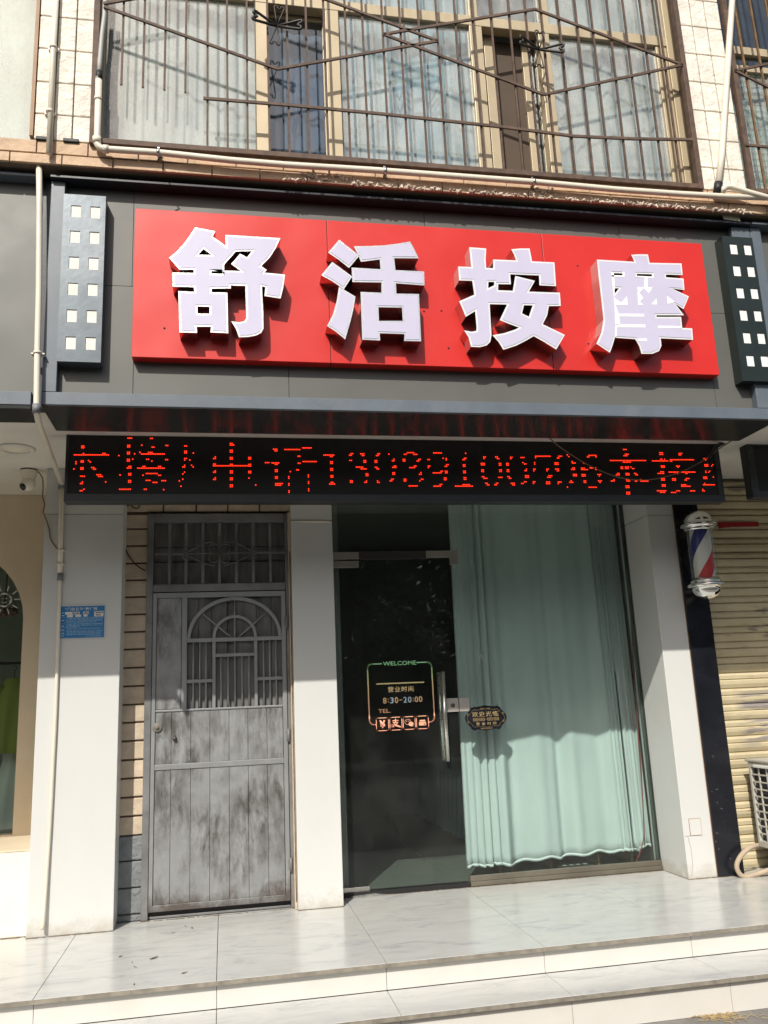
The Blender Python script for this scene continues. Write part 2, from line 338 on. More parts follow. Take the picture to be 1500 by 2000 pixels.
def text(name, body, cx, cz, y, m, parent, w=None, h=None, bold=0, ext=.0006, spacing=1.0, rot=0):
    c = bpy.data.curves.new('t', 'FONT'); c.body = body; c.size = 1; c.resolution_u = 3; c.offset = bold; c.space_character = spacing
    o = bpy.data.objects.new('t', c); COL.objects.link(o)
    dg = bpy.context.evaluated_depsgraph_get(); me = bpy.data.meshes.new_from_object(o.evaluated_get(dg)); bpy.data.objects.remove(o)
    xs = [v.co.x for v in me.vertices]; ys = [v.co.y for v in me.vertices]
    if not xs: return None
    sx = w/(max(xs)-min(xs)) if w else None; sy = h/(max(ys)-min(ys)) if h else None
    sx = sx or sy; sy = sy or sx; mx = (max(xs)+min(xs))/2; my = (max(ys)+min(ys))/2
    cr, sr = math.cos(rot), math.sin(rot)
    for v in me.vertices:
        a, b = (v.co.x-mx)*sx, (v.co.y-my)*sy
        v.co = (cx+a*cr-b*sr, y, cz+a*sr+b*cr)
    bm = bmesh.new(); bm.from_mesh(me)
    r = bmesh.ops.extrude_face_region(bm, geom=bm.faces[:]); 
    for v in r['geom']:
        if isinstance(v, bmesh.types.BMVert): v.co.y += ext
    bmesh.ops.recalc_face_normals(bm, faces=bm.faces[:]); bm.to_mesh(me); bm.free()
    return obj(name, me, m, parent)

# depths of the main planes (y grows into the building)
YP, YF, YS, YL, YBX, YM, YC, YG = -1.45, -1.50, -1.52, -1.62, -1.535, -1.58, -1.60, -1.46
YLED, YGL, ZS, ZFB = -.85, .27, 2.973, 2.928

# ================================================================== setting
b = MB(); b.box(-90, 90, -3.4, -1.6, -.5, -.305); struct('pavement', b, 'asphalt')
b = MB(); b.box(-90, 90, -90, -3.402, -.6, -.42); struct('street', b, mat('dark_road_asphalt', (.055, .054, .05), .85, var=.2, scl=6, bump=.4))
# tiled porch and two steps: slabs with open joints over a dark bed
def slabs(mb, x0, x1, y0, y1, z0, z1, pitch=.858, off=-.04, gap=.0028, ypitch=None):
    k = math.floor((x0-off)/pitch)
    while off+k*pitch < x1:
        a, c = max(x0, off+k*pitch+gap/2), min(x1, off+(k+1)*pitch-gap/2)
        if c-a > .01:
            yy = y1
            while yy > y0+.01:
                ya = max(y0, yy-(ypitch or 99)); mb.box(a, c, ya+gap/2, yy, z0, z1); yy = ya
        k += 1
b = MB(); slabs(b, -4.2, 5.2, -1.325, .24, -.022, 0); struct('porch_floor', b, 'marble', .0015)
b = MB(); slabs(b, -4.2, 5.2, -1.298, -1.283, -.133, -.024); slabs(b, -4.2, 5.2, -1.645, -1.63, -.303, -.160); struct('step_risers', b, 'riser')
b = MB(); slabs(b, -4.2, 5.2, -1.668, -1.2995, -.158, -.136); struct('step_treads', b, 'marble', .0015)
b = MB(); b.box(-4.2, 5.2, -1.281, .95, -.5, -.0225); b.box(-4.2, 5.2, -1.628, -1.282, -.5, -.159); b.box(-4.2, 5.2, .951, 7, -.5, -.0225); struct('step_bed', b, 'tilegrout')
b = MB(); b.box(-4.2, 5.2, -1.3275, -1.3253, -.0215, -.0015); b.box(-4.2, 5.2, -1.6705, -1.6683, -.1575, -.1375); struct('step_nosing', b, mat('unglazed_tile_edge', (.24, .215, .175), .8, var=.3, scl=20))
b = MB(); slabs(b, .6, 3.7, .243, 4.6, -.022, 0, ypitch=.86); struct('shop_floor', b, mat('dull_grey_floor_tile', (.13, .135, .12), .5, var=.08, scl=3, dirt=(.1, .1, .09), dirt_amt=.4, bump=.02), .0015)

# ================================================================== building shell
Bd = thing('apartment_building', (1.2, 3, -.3), 'tiled apartment block over the shop with curtained aluminium windows and a stained ledge', 'building')
b = MB(); b.box(-4.5, 6.5, -1.40, 3, ZS, ZS+.04); obj('soffit', b, 'soffit', Bd)
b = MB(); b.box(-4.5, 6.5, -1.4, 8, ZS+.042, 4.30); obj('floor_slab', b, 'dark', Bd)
# shop walls
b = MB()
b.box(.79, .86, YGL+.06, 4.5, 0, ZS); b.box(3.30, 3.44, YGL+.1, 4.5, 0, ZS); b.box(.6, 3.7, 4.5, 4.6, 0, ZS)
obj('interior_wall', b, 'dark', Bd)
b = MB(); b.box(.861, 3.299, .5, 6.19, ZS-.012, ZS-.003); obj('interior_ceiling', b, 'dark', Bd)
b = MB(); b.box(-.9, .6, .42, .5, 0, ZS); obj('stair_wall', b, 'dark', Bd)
# upper wall behind
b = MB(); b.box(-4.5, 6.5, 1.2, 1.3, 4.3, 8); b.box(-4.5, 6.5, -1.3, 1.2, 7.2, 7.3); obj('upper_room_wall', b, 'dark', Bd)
b = MB(); b.box(-4.5, 6.5, -1.56, 1.2, 7.3, 11); obj('upper_wall', b, 'walltile', Bd)
# ledge with horizontal tile course
zl0, zl1 = 4.318, 4.466
b = MB(); b.box(-3.5, 5.5, YM+.012, -1.3, zl0+.004, zl1); obj('ledge_bed', b, 'tilegrout', Bd)
b = MB(); x = -3.5; k = 0
while x < 5.5:
    b.box(x+.003, x+.272, YM, YM+.02, 4.385, zl1-.002); b.box(x+.14, x+.409, YM+.001, YM+.02, zl0+.003, 4.378); x += .275
obj('ledge', b, 'ledge', Bd, .003)
bm = bmesh.new(); rnd = random.Random(3)
for i in range(420):
    px = rnd.choice([rnd.uniform(.35, 1.3), rnd.uniform(.9, 2.9), rnd.uniform(2.2, 3.4)])
    r = rnd.uniform(.004, .012)
    mtx = Matrix.Translation((px, YM-.003+rnd.uniform(-.006, .004), zl0+abs(rnd.gauss(0, .012))+ (.03 if .45 < px < .75 or 1.85 < px < 2.05 else 0)*rnd.random()*1.8))@Matrix.Rotation(rnd.uniform(0, 6), 4, Vector((rnd.random(), rnd.random(), 1)).normalized())@Matrix.Diagonal((r*1.6, r*.7, r*.8, 1))
    bmesh.ops.create_icosphere(bm, subdivisions=1, radius=1, matrix=mtx)
me = bpy.data.meshes.new('peeling_plaster'); bm.to_mesh(me); bm.free(); o = obj('peeling_plaster', me, 'plaster', Bd); o['kind'] = 'stuff'
# tiled piers of the upper storey
def pier(x0, x1, cols, label):
    p = obj('tiled_pier', box(x0, x1, YM+.014, -1.0, zl1+.002, 7.3), 'tilegrout', Bd)
    b = MB(); z = 4.47-.0; cw = (x1-x0)/cols; zz = [4.468, 4.635, 4.845]
    while zz[-1] < 7.2: zz.append(zz[-1]+.222)
    for i in range(len(zz)-1):
        for c in range(cols): b.box(x0+c*cw+.0035, x0+(c+1)*cw-.0035, YM, YM+.02, zz[i]+.004, zz[i+1]-.004)
    for i in range(len(zz)-1):
        for j in range(4): b.box(x1-.019, x1+.001, YM+.022+j*.12, YM+.136+j*.12, zz[i]+.004, zz[i+1]-.004)
    obj('tile', b, 'walltile', p, .004)
XA0, XA1, XB0, XB1 = -1.045, -.737, 3.055, 3.387
pier(XA0, XA1, 3, ''); pier(XB0, XB1, 3, '')
for x0, x1 in ((-1.03, -.955), (-.885, -.80)): obj('ledge_gap', box(x0, x1, YM-.013, YM+.01, 4.46, 4.482), 'blackmat', Bd, .004)

# ------------------------------------------------------------------ upper windows
def frame_rect(mb, x0, x1, z0, z1, wd, y0, y1):
    mb.box(x0, x0+wd, y0, y1, z0, z1); mb.box(x1-wd, x1, y0, y1, z0, z1); mb.box(x0+wd, x1-wd, y0+.001, y1-.001, z0, z0+wd); mb.box(x0+wd, x1-wd, y0+.001, y1-.001, z1-wd, z1)
WZ0, WZT = 4.468, 5.635
b = MB(); frame_rect(b, XA1, XB0, WZ0, 7.0, .045, YG-.03, YG+.05)
b.box(XA1+.045, XB0-.045, YG-.028, YG+.045, WZT, WZT+.075)
win = obj('window', b, 'alu', Bd, .003)
for x in (.195, .640, 1.595, 2.075): obj('mullion', box(x, x+.085 if x < 2 else x+.075, YG-.026, YG+.044, WZ0+.045, WZT), 'alu', win, .003)
for x in (.2, 1.6, 2.1): obj('mullion', box(x, x+.06, YG-.024, YG+.044, WZT+.075, 6.955), 'alu', win, .003)
obj('mullion', box(2.93, XB0-.047, YG-.02, YG+.044, WZ0+.045, WZT), 'alu', win, .003); obj('side_rail', box(2.955, 2.975, YG-.035, YG-.021, WZ0+.045, WZT), 'alu', win, .002)
def pane(x0, x1, z0, z1, y, m='glassw', par=None):
    return obj('pane', box(x0, x1, y, y+.005, z0, z1), m, par or win)
def sash(x0, x1, z0, z1, y, wd=.035, m='glassw'):
    b = MB(); frame_rect(b, x0, x1, z0, z1, wd, y-.012, y+.014); s = obj('sash', b, 'alu', win, .002)
    pane(x0+wd, x1-wd, z0+wd, z1-wd, y, m, s)
pane(XA1+.045, .195, WZ0+.045, WZT, YG); sash(.255, .66, WZ0+.046, WZT-.001, YG+.062, .03, 'glassdark')
pane(.726, 1.595, WZ0+.045, WZT, YG); sash(1.605, 1.785, WZ0+.046, WZT-.001, YG+.064, .07, 'glassdark')
pane(2.15, 2.93, WZ0+.045, WZT, YG); sash(1.985, 2.12, WZ0+.046, WZT-.001, YG+.075, .04, 'glassdark')
obj('insect_screen', box(1.786, 1.984, YG+.085, YG+.09, WZ0+.05, WZT-.005), mat('brown_insect_screen', (.085, .06, .042), .8), win)
for x0, x1 in ((XA1+.045, .2), (.26, 1.6), (1.66, 2.1), (2.16, XB0-.045)): pane(x0, x1, WZT+.075, 6.955, YG)
# left and right neighbour windows
b = MB(); frame_rect(b, -3.0, XA0-.002, WZ0, 7.0, .02, YG-.03, YG+.03); w2 = obj('window', b, 'alu', Bd); pane(-2.98, XA0-.022, WZ0+.02, 6.98, YG, 'glassw', w2)
b = MB(); b.box(XA0-.022, XA0-.003, YM-.004, YG, WZ0+.02, 6.9); obj('window_edging', b, 'wood', w2)
b = MB(); frame_rect(b, XB1+.002, 5.3, WZ0, 7.0, .04, YG-.03, YG+.05); b.box(XB1+.042, 5.26, YG-.028, YG+.045, 5.50, 5.545); b.box(XB1+.042, 5.26, YG-.028, YG+.045, 5.64, 5.70); w3 = obj('window', b, 'alu', Bd)
pane(XB1+.042, 5.26, WZ0+.04, 5.50, YG, 'glassw', w3); pane(XB1+.042, 5.26, 5.70, 6.96, YG, 'glassdark', w3); pane(XB1+.042, 5.26, 5.545, 5.64, YG, 'glassdark', w3)
# wire mesh in the right pane
b = MB(); x = XB1+.05
while x < 4.4: b.tube([(x, YG-.006, WZ0+.04), (x, YG-.006, 5.5)], .0018, 4); x += .048
z = WZ0+.06
while z < 5.5: b.tube([(XB1+.042, YG-.006, z), (4.4, YG-.006, z)], .0018, 4); z += .048
obj('wire_mesh', b, mat('green_wire_mesh', (.25, .33, .28), .6), w3)

def drape(name, x0, x1, y, z0, z1, m, label, folds, amp, seed=1, group=None, hem=None, nz=24, taper=0, density=None, sag=None):
    rnd = random.Random(seed); nx = int((x1-x0)*90)+8
    ph = [rnd.uniform(0, 6.28) for _ in range(4)]
    vs = []; fs = []
    for j in range(nz+1):
        t = j/nz
        for i in range(nx+1):
            s = i/nx; x = x0+(x1-x0)*s
            u = density(s) if density else s
            a = 2*math.pi*folds*u
            k = amp*(.55+.45*t)*(.7+.5*math.sin(3.1*s*6+ph[1]))
            yy = y+k*(math.sin(a+ph[0]+.5*math.sin(1.3*t+ph[2]))+.35*math.sin(2.3*a+ph[3]+t))
            xx = x+.25*k*math.cos(a+ph[0])+taper*t*(s-.5)
            zb = z0+(sag(s) if sag else 0)
            vs.append((xx, yy, z1+(zb-z1)*t))
    for j in range(nz):
        for i in range(nx):
            q = j*(nx+1)+i; fs.append((q, q+nx+1, q+nx+2, q+1))
    mb = MB(); mb.add(vs, fs, True); o = obj(name, mb, m)
    so_ = o.modifiers.new('thick', 'SOLIDIFY'); so_.thickness = .002
    if label: tag(o, label, 'curtain', group)
    return o, vs, nx, nz
drape('window_curtain', -.66, .21, YG+.10, 4.45, 6.95, 'nets', 'pale grey green net curtain behind the left fixed pane with loose bars', 7, .014, 1, 'net curtains of the upstairs windows')
drape('window_curtain', .27, .66, YG+.19, 4.45, 5.62, 'skysheet', 'blue grey sheet imitating reflected sky behind the narrow dark sliding sash', 4, .015, 8, 'net curtains of the upstairs windows')  # added sheet, coloured like the sky mirrored in this sash
drape('window_curtain', .70, 1.62, YG+.13, 4.45, 6.95, 'netblue', 'bright pale blue curtain behind the middle upstairs pane', 9, .03, 2, 'net curtains of the upstairs windows')
drape('window_curtain', 2.12, 2.98, YG+.10, 4.45, 6.95, 'nets', 'patterned grey net curtain behind the upstairs pane right of the open sash', 8, .016, 3, 'net curtains of the upstairs windows')
drape('window_curtain', -2.2, XA0-.03, YG+.07, 4.47, 6.95, 'greencurt', 'pale green curtain behind the window left of the left tiled pier', 5, .03, 4, 'net curtains of the upstairs windows')
drape('window_curtain', XB1+.04, 4.5, YG+.12, 4.47, 5.5, 'greencurt', 'pale green curtain behind wire mesh right of the right tiled pier', 6, .02, 5, 'net curtains of the upstairs windows')

# ------------------------------------------------------------------ window grilles
def pt(px, py, y=YC): 
    p = P(px, py, y); return (p.x, y, p.z)
G = thing('window_grille', (1.15, YC, 4.46), 'rusty brown wide window grille with diamond rods and bent black heart ornaments', 'window grille', 'window grilles')
b = MB()
b.box(-.742, -.708, YC-.012, YC+.03, 4.452, 6.6); b.box(3.022, 3.056, YC-.012, YC+.03, 4.452, 6.6)
b.box(-.708, 3.022, YC-.01, YC+.026, 4.455, 4.488); b.box(-.708, 3.022, YC-.01, YC+.026, 6.56, 6.6)
obj('grille_frame', b, 'rust', G, .002)
bars = [(405, 295), (445, 297), (484, 300), (527, 304), (566, 306), (605, 309), (642, 312), (685, 316), (721, 319), (761, 323), (798, 328), (836, 330), (873, 332), (910, 334), (947, 337), (985, 341), (1022, 343), (1056, 346), (1089, 350), (1125, 352), (1160, 354), (1193, 357), (1227, 359), (1261, 361), (1297, 364), (1332, 367)]
for px, py in bars:
    x = PX(px, py, YC); obj('grille_bar', MB().bar((x, YC, 4.487), (x+random.uniform(-.006, .006), YC, 6.565), .012, .012), 'rust', G)
for px, py in ((237, 166), (279, 171), (321, 176), (362, 181)):
    p = P(px, py, YC); o = obj('grille_bar', MB().bar((p.x, YC, p.z), (p.x+.004, YC, 6.565), .012, .012), 'rust', G); o['label'] = 'bar that ends free in mid air'
YD = YC-.0135
for line in ([(203, 13), (542, 135), (855, 80), (640, 0), (560, -28)], [(1333, 127), (1062, 185), (749, 67), (1045, 18), (1333, 127)], [(202, 7), (330, -14)]):
    b = MB()
    for a, c in zip(line, line[1:]): b.bar(pt(*a, YD), pt(*c, YD), .016, .012)
    obj('diamond_rod', b, 'rust', G)
b = MB()
hp = [(397, 192), (560, 205), (750, 223), (980, 248), (1120, 266), (1230, 271), (1352, 273)]
for a, c in zip(hp, hp[1:]): b.bar(pt(*a, YD), pt(*c, YD), .017, .012)
obj('cross_rod', b, 'rust', G)
def heart(mb, c, ang, L, tilt, thick):
    pts = []
    for k in range(25):
        t = k/24; a = -1+2*t
        u = L*(1-abs(a)**1.5) if False else None
    prof = [(0, 0), (.45, .105), (.90, .215), (.97, .222), (1.01, .185), (1.0, .11), (.94, .06), (.87, .075), (.88, .105), (.90, .05), (.84, .0), (.90, -.05), (.88, -.105), (.87, -.075), (.94, -.06), (1.0, -.11), (1.01, -.185), (.97, -.222), (.90, -.215), (.45, -.105), (0, 0)]
    for a, q in prof:
        l = a*L; d = q*L; x = l*math.cos(ang)-d*math.sin(ang); z = l*math.sin(ang)+d*math.cos(ang)
        pts.append((c[0]+x, c[1]-tilt*l, c[2]+z))
    mb.tube(pts, thick, 6)
for cx, cy, r0 in ((541, 51, -.12), (1053, 97, -.1)):
    b = MB(); c = pt(cx, cy, YC-.02); L = .145
    for k in range(4): heart(b, c, r0+k*math.pi/2, L*(.95 if k % 2 else 1), .35 if k % 2 == 0 else .05, .0085 if k % 2 == 0 else .0045)
    obj('heart_ornament', b, 'blackiron', G)
G2 = thing('window_grille', (4.3, YC, 4.47), 'narrow cut off window grille of ochre rusted bars over green meshed pane', 'window grille', 'window grilles')
b = MB(); b.box(XB1+.012, XB1+.046, YC-.012, YC+.03, 4.455, 6.6); b.box(5.26, 5.29, YC-.012, YC+.03, 4.455, 6.6); b.box(XB1+.046, 5.26, YC-.01, YC+.026, 4.455, 4.488); b.box(XB1+.046, 5.26, YC-.01, YC+.026, 6.56, 6.6); obj('grille_frame', b, 'rust', G2, .002)
x = PX(1496, 375, YC)
for k in range(9): obj('grille_bar', MB().bar((x+k*.125, YC, 4.487), (x+k*.125-.02, YC, 6.565), .013, .012), mat('ochre_rust_%d' % k, (.17, .10, .045), .7, var=.4, scl=20) if k == 0 else bpy.data.materials['ochre_rust_0'], G2)
b = MB(); b.bar(pt(1435, 138, YD), pt(1530, 119, YD), .016, .012); b.bar(pt(1435, 138, YD), pt(1530, 185, YD), .016, .012); obj('diamond_rod', b, 'rust', G2); obj('cross_rod', MB().bar(pt(1455, 283, YD), pt(1540, 291, YD), .016, .012), 'rust', G2)

# ------------------------------------------------------------------ pipes
def arc(p0, p1, p2, n=7):
    p0, p1, p2 = map(Vector, (p0, p1, p2)); return [p0*(1-t)**2+p1*2*t*(1-t)+p2*t*t for t in [i/n for i in range(n+1)]]
def pvc(name, pts, r, m='pvc'): return obj(name, MB().tube(pts, r, 14), m)
yp = YM-.03
# thin vertical pipe on the left pier
p = tag(pvc('drain_pipe', [(PX(96, 298, yp), yp, PZ(96, 300, yp)), (PX(104, 100, yp), yp, PZ(104, 100, yp)), (PX(109, 0, yp)-.0, yp, PZ(109, -20, yp))], .0165), 'straight cream plastic pipe clipped upright on the left tiled pier', 'pipe', 'plastic pipes')
for px, py in ((104, 92), (97, 218)):
    b = MB(); c = pt(px, py, yp); b.tube([(c[0], yp, c[2]-.008), (c[0], yp, c[2]+.008)], .021, 14); b.box(c[0]-.03, c[0]+.03, yp+.012, YM, c[2]-.007, c[2]+.007); obj('pipe_clip', b, 'pvc', p)
# long pipe along the sill
yq = YM-.045
pts = [pt(193, 152, yq), pt(190, 272, yq)]; pts += arc(pt(189, 276, yq), pt(190, 290, yq), pt(205, 291, yq))
pts += [pt(310, 298, yq), pt(450, 313, yq), pt(560, 322, yq), pt(740, 333, yq), pt(900, 345, yq), pt(1050, 356, yq), pt(1200, 370, yq), pt(1330, 379, yq), pt(1420, 384, yq), pt(1560, 388, yq)]
p = tag(pvc('drain_pipe', pts, .0185), 'long cream plastic pipe bending at the corner and running sideways under the window', 'pipe', 'plastic pipes')
b = MB(); b.tube([pt(189, 268, yq), pt(189.5, 279, yq)], .0235, 14); b.tube([pt(201, 290.6, yq), pt(212, 291.6, yq)], .0235, 14); obj('pipe_elbow', b, 'pvc', p); obj('pipe_ring', MB().tube([pt(191.5, 190, yq), pt(191, 196, yq)], .021, 14), 'pvc', p)
for px, py in ((309, 297.5), (752, 334), (1042, 355.5)):
    b = MB(); c = pt(px, py, yq); b.tube([(c[0]-.008, yq, c[2]), (c[0]+.008, yq, c[2])], .0225, 12); b.box(c[0]-.006, c[0]+.006, yq+.015, YM, c[2]-.01, c[2]+.045); obj('pipe_clip', b, 'steel', p)
b = MB(); b.tube([pt(309, 296, yq-.02), pt(313, 303, yq-.025), pt(318, 309, yq-.02), pt(311, 306, yq-.03), pt(308, 314, yq-.02)], .004, 6); obj('binding_wire', b, 'cable', p)
tag(pvc('hose', [pt(193.5, 150, yq), pt(195, 120, yq+.01), pt(199, 70, yq+.025), pt(204, 30, yq+.03), pt(206, -10, yq+.03)], .0135, 'capgrey'), 'grey hose hanging down beside the left tiled pier into the pipe', 'hose')
obj('hose_collar', MB().tube([pt(193, 156, yq), pt(194, 140, yq)], .019, 12), 'blackmat', bpy.data.objects['hose'])
# right pipes
yr = YM-.04
p = tag(pvc('drain_pipe', [pt(1402, 372, yr), pt(1410, 300, yr), pt(1430, 0, yr), pt(1433, -60, yr)], .021), 'slanting white plastic pipe down the right tiled pier', 'pipe', 'plastic pipes')
obj('pipe_socket', MB().tube([pt(1403, 358, yr), pt(1401, 376, yr)], .027, 12), 'blackmat', p)
yr2 = YM-.06
tag(pvc('drain_pipe', [pt(1411, 377, yr), pt(1412, 371, yr2), *arc(pt(1413, 369, yr2), pt(1420, 363, yr2), pt(1432, 367, yr2)), pt(1470, 378, yr2), pt(1560, 402, yr2)], .0185), 'short cream plastic pipe stub curving out below the right tiled pier', 'pipe', 'plastic pipes')

# ================================================================== shop fascia
FX0, FX1 = -.955, 3.42
F = thing('shop_fascia', (1.2, YF, ZFB), 'grey panelled shop fascia with slate frame that carries the red sign', 'fascia', 'shop fascias')
b = MB(); zt = 4.27
seams = [PX(262, 380, YP), PX(564, 740, YP), PX(828, 420, YP), PX(1208, 460, YP)]
# upper and lower panels with fine open joints, the joints run at different places above and below the sign
def strip(z0, z1, xs):
    e = [-.88]+sorted(xs)+[3.29]
    for a, c in zip(e, e[1:]): b.box(a+.0015, c-.0015, YP, YP+.02, z0, z1)
strip(2.995, 3.66, [PX(260, 740, YP), PX(564, 740, YP), PX(1398, 780, YP)]); strip(3.663, 4.262, [PX(262, 380, YP), PX(828, 420, YP), PX(1210, 460, YP)])
obj('panel', b, 'panel', F)
obj('backing', box(FX0+.02, FX1-.02, YP+.021, YP+.06, 2.99, 4.262), 'blackmat', F)
b = MB(); b.box(FX0, -.88, YF, YP+.03, 3.001, 4.265); b.box(3.29, FX1, YF, YP+.03, 3.001, 4.265); b.box(FX0, FX1, YF, YP+.05, ZFB, 3.0); obj('frame', b, 'frame', F, .003)
b = MB(); b.box(FX0, FX1, YF-.035, YP+.1, 4.267, 4.283); b.box(FX0, FX1, YF+.02, YP+.1, 4.2835, 4.32); obj('top_trim', b, 'trim', F, .002)
obj('underside', box(FX0+.002, FX1-.002, YF+.004, -1.085, ZFB-.006, ZFB-.001), 'under', F)
b = MB(); b.box(FX0+.003, FX1-.003, -1.084, -1.07, ZFB-.005, ZS-.001); obj('inner_lip', b, 'trim', F)
# neighbours' fascias
F2 = thing('shop_fascia', (-2.8, YF, 2.87), 'plain grey fascia of the neighbouring shop, left of the thin upright pipe', 'fascia', 'shop fascias')
xe = -1.005
b = MB(); b.box(-4.6, xe-.001, YP+.002, YP+.03, 3.0, 4.27); obj('panel', b, 'panel', F2)
b = MB(); b.box(-4.6, xe, YF+.002, YP+.05, 2.925, 3.0); b.box(-4.6, xe, YF-.02, YP+.1, 4.272, 4.29); b.box(-4.6, xe, YF+.02, YP+.1, 4.2905, 4.33); obj('frame', b, 'frame', F2, .003)
b = MB(); b.box(-4.6, xe-.001, YF+.006, -1.26, 2.905, 2.923); obj('underside', b, 'under', F2)
b = MB(); b.box(xe+.001, FX0-.001, YP+.0, YP+.09, 2.93, 4.3); obj('gap_filler', b, 'trim', F2)
F3 = thing('shop_fascia', (4.3, YF, 2.92), 'sliver of slate framed fascia right of the black column box', 'fascia', 'shop fascias')
b = MB(); b.box(FX1+.005, 5.3, YP, YP+.03, 2.995, 4.27); obj('panel', b, 'panel', F3)
b = MB(); b.box(FX1+.005, FX1+.08, YF, YP-.001, 3.001, 4.27); b.box(FX1+.004, 5.3, YF, YP+.05, ZFB, 3.0); b.box(FX1+.004, 5.3, YF-.035, YP+.1, 4.272, 4.287); obj('frame', b, 'frame', F3, .003)
# tape over the top right corner
b = MB(); a = [(3.20, 4.345), (3.33, 4.33), (3.335, 4.28), (3.215, 4.287)]
b.prism([a], YF-.041, YF-.039); o = obj('tape_patch', b, mat('greenish_tape', (.33, .32, .24), .5), F)

# ------------------------------------------------------------------ red sign
Sg = thing('shop_sign', (1.27, YS, 3.2), 'wide red sign box with four raised white Chinese characters', 'sign')
rx = [-.495, PX(638, 434, YS), PX(1057, 460, YS), 3.043]; rz0, rz1 = 3.206, 4.112
b = MB()
for a, c in zip(rx, rx[1:]): b.box(a+.002, c-.002, YS, YP-.001, rz0, rz1)
obj('sign_panel', b, 'red', Sg, .002)
b = MB(); b.box(rx[0]+.01, rx[-1]-.01, YS+.004, YP-.002, rz0+.005, rz1-.005); obj('joint_backing', b, 'blackmat', Sg)
for px, py in ((321, 641), (1128, 519), (862, 607), (828, 608), (1149, 671), (876, 680), (663, 642)):
    c = P(px, py, YS); obj('screw_hole', MB().lathe([(0, -.0015), (.006, -.0015), (.006, .001)], (c.x, YS, c.z), 10, 'y'), 'blackmat', Sg)
def q(lst, ox, oy, k): return [(ox+x/k, oy+y/k) for x, y in lst]
CH = []
CH.append(('shu', [[q([(365, 85), (605, 130), (570, 190), (725, 300), (722, 172), (1368, 210), (1310, 330), (1240, 440), (1140, 538), (1205, 582), (1178, 614), (1420, 637), (1400, 790), (1368, 918), (1178, 888), (1190, 785), (1150, 775), (1155, 900), (1166, 1080), (1168, 1270), (1140, 1320), (1090, 1348), (1000, 1368), (880, 1372), (845, 1275), (790, 1185), (880, 1195), (940, 1185), (965, 1150), (955, 770), (785, 765), (785, 800), (560, 802), (560, 845), (745, 848), (755, 1325), (545, 1315), (553, 1248), (385, 1248), (390, 1320), (183, 1315), (170, 830), (355, 840), (352, 785), (105, 778), (100, 613), (350, 618), (350, 578), (185, 582), (120, 505), (60, 440), (160, 360), (270, 235)], 320, 430, 6),
     q([(465, 335), (562, 408), (402, 405)], 320, 430, 6), q([(395, 1010), (535, 1015), (535, 1095), (395, 1095)], 320, 430, 6), q([(560, 596), (688, 600), (688, 628), (556, 624)], 320, 430, 6),
     q([(842, 368), (1030, 362), (975, 436), (893, 392), (790, 515), (905, 596), (708, 590), (706, 522)], 320, 430, 6)]]))
CH.append(('huo', [[q([(375, 108), (612, 296), (490, 440), (370, 345), (245, 260)], 600, 450, 6)], [q([(293, 368), (528, 540), (428, 690), (300, 600), (165, 525)], 600, 450, 6)], [q([(372, 660), (565, 775), (540, 930), (500, 1090), (445, 1278), (340, 1190), (232, 1120), (300, 990), (345, 830)], 600, 450, 6)],
     [q([(545, 185), (730, 182), (900, 175), (1060, 155), (1205, 130), (1260, 230), (1305, 328), (1020, 325), (1035, 465), (1370, 480), (1375, 645), (1040, 620), (1045, 740), (1310, 745), (1335, 1300), (1135, 1295), (1140, 1215), (850, 1205), (855, 1290), (645, 1280), (625, 720), (870, 730), (870, 610), (530, 605), (520, 435), (860, 455), (850, 340), (630, 368), (590, 270)], 600, 450, 6), q([(835, 900), (1110, 905), (1120, 1060), (840, 1060)], 600, 450, 6)]]))
CH.append(('an', [[q([(228, 80), (435, 95), (428, 220), (435, 332), (520, 336), (520, 230), (800, 240), (775, 170), (740, 105), (850, 95), (965, 95), (995, 252), (1268, 265), (1288, 555), (1085, 545), (1080, 425), (728, 410), (737, 533), (582, 530), (580, 605), (760, 612), (790, 430), (1030, 490), (955, 622), (1335, 635), (1345, 797), (1200, 798), (1180, 910), (1125, 1020), (1395, 1150), (1290, 1328), (1150, 1240), (1015, 1165), (930, 1215), (800, 1282), (645, 1332), (585, 1235), (512, 1155), (650, 1130), (790, 1085), (835, 1060), (700, 1010), (600, 970), (690, 780), (505, 775), (478, 775), (490, 1000), (500, 1150), (485, 1235), (440, 1278), (360, 1300), (250, 1295), (220, 1180), (165, 1095), (260, 1112), (315, 1100), (318, 1060), (300, 860), (185, 930), (145, 830), (105, 740), (290, 660), (265, 490), (105, 485), (92, 315), (252, 322)], 880, 470, 6.25),
     q([(462, 503), (532, 503), (532, 545), (460, 580)], 880, 470, 6.25), q([(895, 788), (1003, 790), (955, 928), (872, 888)], 880, 470, 6.25)]]))
CH.append(('mo', [[q([(162, 168), (618, 195), (600, 150), (578, 110), (680, 103), (785, 105), (805, 208), (1195, 215), (1208, 357), (1005, 352), (1005, 384), (1220, 400), (1230, 540), (1075, 520), (1285, 618), (1218, 775), (1115, 705), (1225, 848), (890, 848), (890, 868), (1190, 868), (1203, 1003), (1325, 1008), (1335, 1148), (940, 1130), (950, 1220), (920, 1285), (840, 1318), (705, 1318), (680, 1230), (630, 1140), (380, 1122), (355, 1210), (320, 1305), (155, 1195), (215, 1060), (242, 900), (215, 650), (185, 400)], 1140, 480, 6.25),
     q([(358, 333), (473, 337), (473, 362), (360, 360)], 1140, 480, 6.25), q([(650, 343), (833, 348), (833, 375), (650, 370)], 1140, 480, 6.25), q([(372, 518), (430, 520), (384, 580)], 1140, 480, 6.25)]]))
TW = .0105
names = {'shu': 'first white character, made of many strokes', 'huo': 'second white character with three water drops', 'an': 'third white character', 'mo': 'fourth white character under a slanting roof stroke'}
